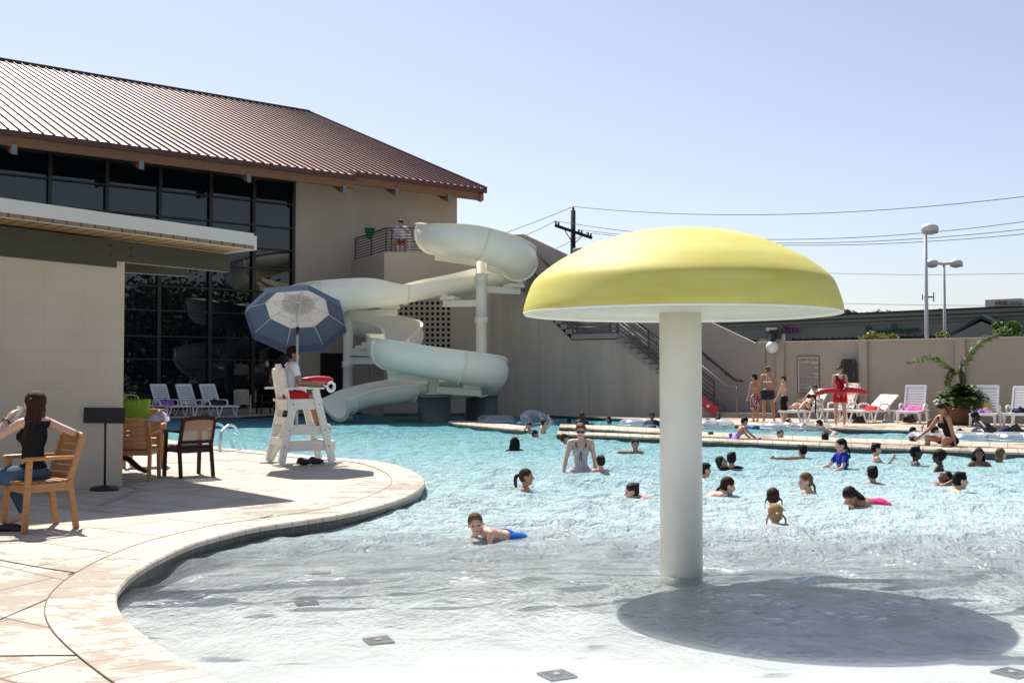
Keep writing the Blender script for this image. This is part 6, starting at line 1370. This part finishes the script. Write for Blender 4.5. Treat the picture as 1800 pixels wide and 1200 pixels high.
sw('boy in blue trunks with both arms raised beside the tipped ring', 956, 743, 761, -60, H=1.2, tone='fair', hairc='brown', legL=((-.1, .1, -1), (0, 0, -1)), legR=((.1, .1, -1), (0, 0, -1)), armL=((-.4, .6, .7), (.1, -.5, .9)), armR=((.5, .5, .7), (.3, -.5, .8)), wear=(('trunks', 'trunks', M_roy),))
sw('child head in the lane just behind the standing woman on the left', 1000, 742, 747, 150, H=1.25, tone='brown', hairc='black', spine=(0, .8, .3))
sw('child head and shoulders in the lane behind the standing woman', 1023, 731, 741, 170, D=31.0, H=1.3, tone='dark', hairc='black', wear=(('swimsuit', 'suit', M_blk),))
sw('child head in the lane right of the standing woman, hair to the shoulders', 1069, 737, 745, 120, H=1.25, tone='tan', hair='bob', hairc='black')
sw('boy in dark blue shirt in the lane left of the canopy column', 1146, 731, 752, 160, H=1.35, tone='brown', hairc='black', wear=(('rash_shirt', 'tee', M_navy),), legL=((-.1, .1, -1), (0, 0, -1)), legR=((.1, .1, -1), (0, 0, -1)))
# right of the column
sw('child facing right half hidden behind the canopy column', 1240, 826, 838, -80, H=1.35, tone='fair', hairc='dark', spine=(0, .4, .8))
sw('laughing girl with dark hair looking up and right near the column', 1269, 812, 822, -110, H=1.3, tone='tan', hair='bob', hairc='black', head=(0, 18), fem=True, spine=(0, -.2, 1))
sw('child in black top seen from behind next to the laughing girl', 1286, 806, 827, -15, H=1.35, tone='tan', hairc='black', wear=(('rash_shirt', 'tee', M_blk),), armR=((.8, .2, -.6), (.7, .5, -.3)))
sw('girl with short side braid facing right in front of the pair by the column', 1280, 854, 868, -88, H=1.38, hr=.16, tone='fair', hair='lowpony', hairc='auburn', vox=.009, fem=True, spine=(0, .8, .35), legL=((0, -1, -.3), (0, -1, 0)), legR=((0, -1, -.3), (0, -1, 0)))
sw('girl with two thin dark braids seen from behind, behind the blond girl', 1358, 873, 889, 0, H=1.3, hr=.16, tone='fair', hair='braids', hairc='auburn', fem=True)
sw('small blond girl with two braids seen from behind, nearest on the right side', 1362, 903, 919, 2, H=1.25, hr=.165, tone='fair', hair='braids', hairc='blond', vox=.009, wear=(('swimsuit', 'suit', M_blk),), fem=True, extra=lambda o, J, T, L, H, Hd: [MB().tube([T(sx*.03, -.075, L*.6), T(sx*.075, -.04, L*.95), T(sx*.07, .03, L*1.0)], .010, 6).build('strap', M_blk, o) for sx in (-1, 1)])
sw('fair girl with a long thin ponytail leaning left, right of the braided girls', 1415, 846, 867, 98, H=1.4, hr=.155, tone='fair', hair='lowpony', hairc='light', vox=.009, fem=True, spine=(0, .45, .9), wear=(('swimsuit', 'suit', M_blk),))
sw('girl in pink swimsuit bending forward with dark wet hair over her face', 1495, 872, 890, 120, H=1.4, hr=.155, tone='tan', hair='bob', hairc='dark', vox=.009, fem=True, spine=(0, .95, .16), head=(0, -35), wear=(('swimsuit', 'suit', M_pnk),), legL=((-.1, -.5, -.9), (0, -.3, -1)), legR=((.1, -.5, -.9), (0, -.3, -1)), armL=((-.2, .5, -.8), (.0, .5, .4)))
sw('boy swimming with one arm stretched far to the left', 1410, 792, 804, 20, H=1.35, tone='tan', hairc='black', armL=((-1, .1, .0), (-1, .1, .05)), spine=(.2, .3, .9))
sw('girl in a royal blue shirt with a black ponytail facing left, waist deep', 1478, 783, 829, 100, H=1.38, tone='fair', hair='lowpony', hairc='black', D=17.6, vox=.009, legL=((-.1, .1, -1), (0, 0, -1)), legR=((.1, .1, -1), (0, 0, -1)), head=(-5, -10), wear=(('rash_shirt', 'tee', M_roy),), armL=((-.4, .5, -.75), (-.1, .9, -.3)), extra=lambda o, J, T, L, H, Hd: MB().box(T(.02, -.098, L*.62), (.10, .006, .09), None).build('shirt_print', mat('olive print', (.22, .20, .04), .7, .4, 20), o))
sw('bare shouldered boy facing right holding his face', 1541, 789, 812, -95, H=1.3, tone='fair', hairc='black', armR=((.2, .5, -.7), (0, .5, .8)), head=(0, -8))
sw('child seen from behind with short black hair below the bare shouldered boy', 1533, 832, 848, 0, H=1.35, tone='tan', hairc='black')
sw('dark skinned girl with white straps looking right', 1611, 796, 817, -100, H=1.4, tone='dark', hair='short', hairc='black', fem=True, wear=(('swimsuit', 'suit', M_wht),))
sw('dark skinned child with a raised bent arm and rounded hair', 1649, 802, 826, 60, H=1.35, tone='dark', hair='afro', hairc='black', armR=((.9, .2, -.3), (.3, .1, 1)), head=(0, 0))
sw('girl facing right with dark wet hair, arms reaching right, furthest right up close', 1689, 845, 865, -92, H=1.4, hr=.158, tone='fair', hair='short', hairc='black', vox=.009, fem=True, spine=(0, .5, .8))
sw('dark haired child lying back with raised arms behind the girl facing right', 1661, 838, 850, 100, H=1.25, tone='brown', hairc='black', spine=(0, -.8, .4), head=(0, 35), armL=((-.3, -.3, .3), (.1, .2, -1)))
sw('smiling child with dark skin and a pale swimsuit facing the camera at the right', 1721, 798, 819, 165, H=1.3, tone='brown', hair='bob', hairc='black', fem=True, wear=(('swimsuit', 'suit', cl('pale yellow', (.6, .6, .45))),))
sw('girl with long light wet hair facing right near the right edge', 1760, 798, 812, -90, H=1.3, tone='fair', hair='bob', hairc='light', fem=True, wear=(('swimsuit', 'suit', cl('peach', (.7, .4, .3))),))
# lanes on the right
sw('child head with wet brown hair in the lane left of the noodle girl', 1244, 741, 746, 30, D=31, H=1.2, tone='tan', hairc='black'); sw('child head in the lane right of the clear ring', 1262, 739, 746, -30, D=30.5, H=1.25, tone='brown', hairc='black')
sw('top of a brown haired head just above the water between the lane walls', 1249, 766, 769, 10, D=25.4, H=1.25, tone='tan', hairc='auburn')
sw('child in a lime swimsuit facing the camera between the lane walls', 1372, 764, 772, 185, D=24.1, H=1.3, tone='fair', hair='bun', hairc='auburn', wear=(('swimsuit', 'suit', cl('lime suit', (.35, .5, .08))),))
sw('black haired head seen from behind between the lane walls', 1450, 769, 775, 0, D=23.3, H=1.35, tone='tan', hairc='black')
sw('person lying face up across the clear ring left of the guards feet', 1388, 743, 750, 200, D=29.5, H=1.35, tone='tan', hairc='black', spine=(.2, -.7, .4), head=(0, 20)); sw('child pushing the clear ring in front of the guard', 1440, 745, 752, 60, D=28.2, H=1.3, tone='fair', hairc='dark', spine=(0, .8, .4), armL=((-.3, 1, .2), (0, 1, .2)))
sw('boy with his chin on the lane wall left of the seated woman', 1606, 758, 768, -110, D=25.6, H=1.3, tone='fair', hairc='dark', armR=((.6, .6, .2), (0, .3, 1)))
sw('black haired head between the lane walls just below the boy at the wall', 1604, 775, 780, 20, D=22.8, H=1.25, tone='tan', hairc='black')
sw('wet haired girl behind the boy left of the seated woman in black', 1637, 743, 757, -20, D=27.5, H=1.3, tone='tan', hair='wetlong', hairc='light', fem=True); sw('boy leaning over the clear ring right beside the seated woman in black', 1644, 757, 766, -95, D=24.9, H=1.35, tone='fair', hairc='dark', spine=(0, .7, .6), armL=((-.2, .9, -.2), (0, -.3, -.5)))
# noodle girl
gx, _j = person('girl in lilac swimsuit straddling a blue noodle and leaning right on the lane wall', ('head', 1309, 741, 23.6), -78, H=1.22, hr=.155, tone='tan', spine=(0, .55, .85), head=(-10, -25), armL=((-.1, .7, -.7), (0, .7, -.7)), armR=((.1, .7, -.7), (0, .8, -.6)), legL=((-.3, .8, -.55), (0, -.3, -1)), legR=((.3, .8, -.5), (0, -.4, -1)), wear=(('swimsuit', 'suit', cl('lilac', (.42, .26, .58))),), hair='short', hairc='black', fem=True)
hp = gx.location; nd = MB().tube(crv([W(1338, 771, hp.y-.25), W(1318, 776, hp.y-.18), W(1300, 778, hp.y-.05), W(1287, 772, hp.y+.1), W(1284, 762, hp.y+.15)], 6), .038, 10)
tag(nd.build('pool_noodle', mat('blue foam noodle', (.01, .09, .55), .6, .05, 9)), 'bright blue foam noodle under the girl in lilac', 'pool noodle'); nd = MB().tube(crv([W(1309, 752, 26.5), W(1318, 750, 26.3), W(1325, 752, 26.0)], 5), .038, 10); tag(nd.build('pool_noodle', mat('blue foam noodle', (), 0)), 'short end of a blue noodle showing behind the girl in lilac', 'pool noodle')
# woman in black sitting on the lane wall
sp2 = W(1672, 783, 21.3)
person('woman in black swimsuit sitting on the lane wall with her dark hair tied back', ('hip', (sp2.x, sp2.y, .12+.11)), 104, H=1.64, hr=.135, tone='tan', girth=1.0, fem=True, spine=(0, .38, 1), head=(10, -30), armL=((-.2, -.15, -1), (-.1, -.2, -1)), armR=((.3, .5, -.8), (.1, .7, -.5)), legL=((-.45, .85, .12), (0, .15, -1)), legR=((.3, .95, .15), (.0, .1, -1)), wear=(('swimsuit', 'suitfull', M_blk),), hair='lowpony', hairc='auburn', vox=.009)
sp3 = W(1757, 766, 25.2)
person('dark skinned man in black shorts reclining in the smoky ring', ('hip', (sp3.x, sp3.y, .12)), 250, H=1.7, hr=.135, tone='dark', girth=1.1, spine=(0, -.8, .55), head=(0, -10), armL=((-.9, .3, -.5), (-.3, .5, -.7)), armR=((.9, .3, -.4), (.4, .3, -.8)), legL=((-.2, .8, .62), (0, .5, -.85)), legR=((.2, .8, .6), (0, .6, -.8)), wear=(('shorts', 'trunks', M_navy),), hair='buzz', hairc='black')
sp4 = W(1688, 757, 27.0)
sw('man low in the lane, legs stretched out right of the seated woman', 1690, 760, 765, 250, D=26.9, H=1.6, hr=.14, tone='tan', hairc='dark', spine=(0, -.9, .15), head=(0, 20), legL=((-.1, .98, .15), (0, 1, .1), (0, .2, 1)), legR=((.1, .98, .2), (0, 1, .12), (0, .2, 1)))
sw('bathers head and shoulder at the foot of the glass front near the far coping', 300, 733.5, 738, 150, D=36.5, H=1.3, tone='tan', hairc='black', spine=(0, .7, .4))

# dark trees outside the frame on the right: the glass front mirrors them
rnd = random.Random(21); tbm = MB()
for k in range(17):
    cx, cy, r_ = 27+rnd.uniform(0, 9), -12+k*2.9, rnd.uniform(2.6, 4.2)
    for j in range(1700):
        d = Vector((rnd.gauss(0, 1), rnd.gauss(0, 1), rnd.gauss(0, 1))).normalized()*r_*(rnd.random()**.35); c = Vector((cx+d.x, cy+d.y, 4.6+rnd.uniform(-1, 1)+d.z*1.25))
        a_ = Vector((rnd.gauss(0, 1), rnd.gauss(0, 1), rnd.gauss(0, .7))).normalized(); b_ = a_.cross(Vector((rnd.gauss(0, 1), rnd.gauss(0, 1), rnd.gauss(0, 1)))).normalized(); s_ = .3*rnd.uniform(.6, 1.3)
        tbm.add([c-a_*s_, c-b_*s_*.5, c+a_*s_, c+b_*s_*.5], [(0, 1, 2, 3)])
tag(tbm.build('tree_belt', M_leafd, merge=False), kind='stuff')

# splashes thrown up by the swimmers: beads of water and a broken white patch
M_spl = ringmat('white water droplets', (1, 1, 1), 1.0)
rnd = random.Random(8)
for i, (x, y, lab) in enumerate(((1366, 938, 'spray of droplets in front of the small blond girl'), (1165 if False else 905, 862, 'spray of droplets behind the girl with the brown ponytail'), (1345, 776, 'splash at the end of the blue noodle'), (1600, 818, 'splash beside the dark skinned girl with white straps'), (1462, 826, 'splash in front of the girl in the blue shirt'), (945, 768, 'splash at the end of the lane wall'), (1000, 938, 'faint splash behind the feet of the nearest boy'))):
    D = 2888/(y-658); c = W(x, y, D); mb = MB()
    for k in range(70):
        r_ = abs(rnd.gauss(0, .16)); a_ = rnd.uniform(0, 6.28); s_ = rnd.uniform(.004, .013); mb.ell((r_*math.cos(a_)*1.5, r_*math.sin(a_), abs(rnd.gauss(0, .05))*(1 if i != 6 else .4)+.015), (s_*rnd.uniform(1, 2), s_, s_*.8), None, 6, 4)
    tag(mb.build('splash', M_spl, None, (c.x, c.y, 0)), lab, kind='stuff')
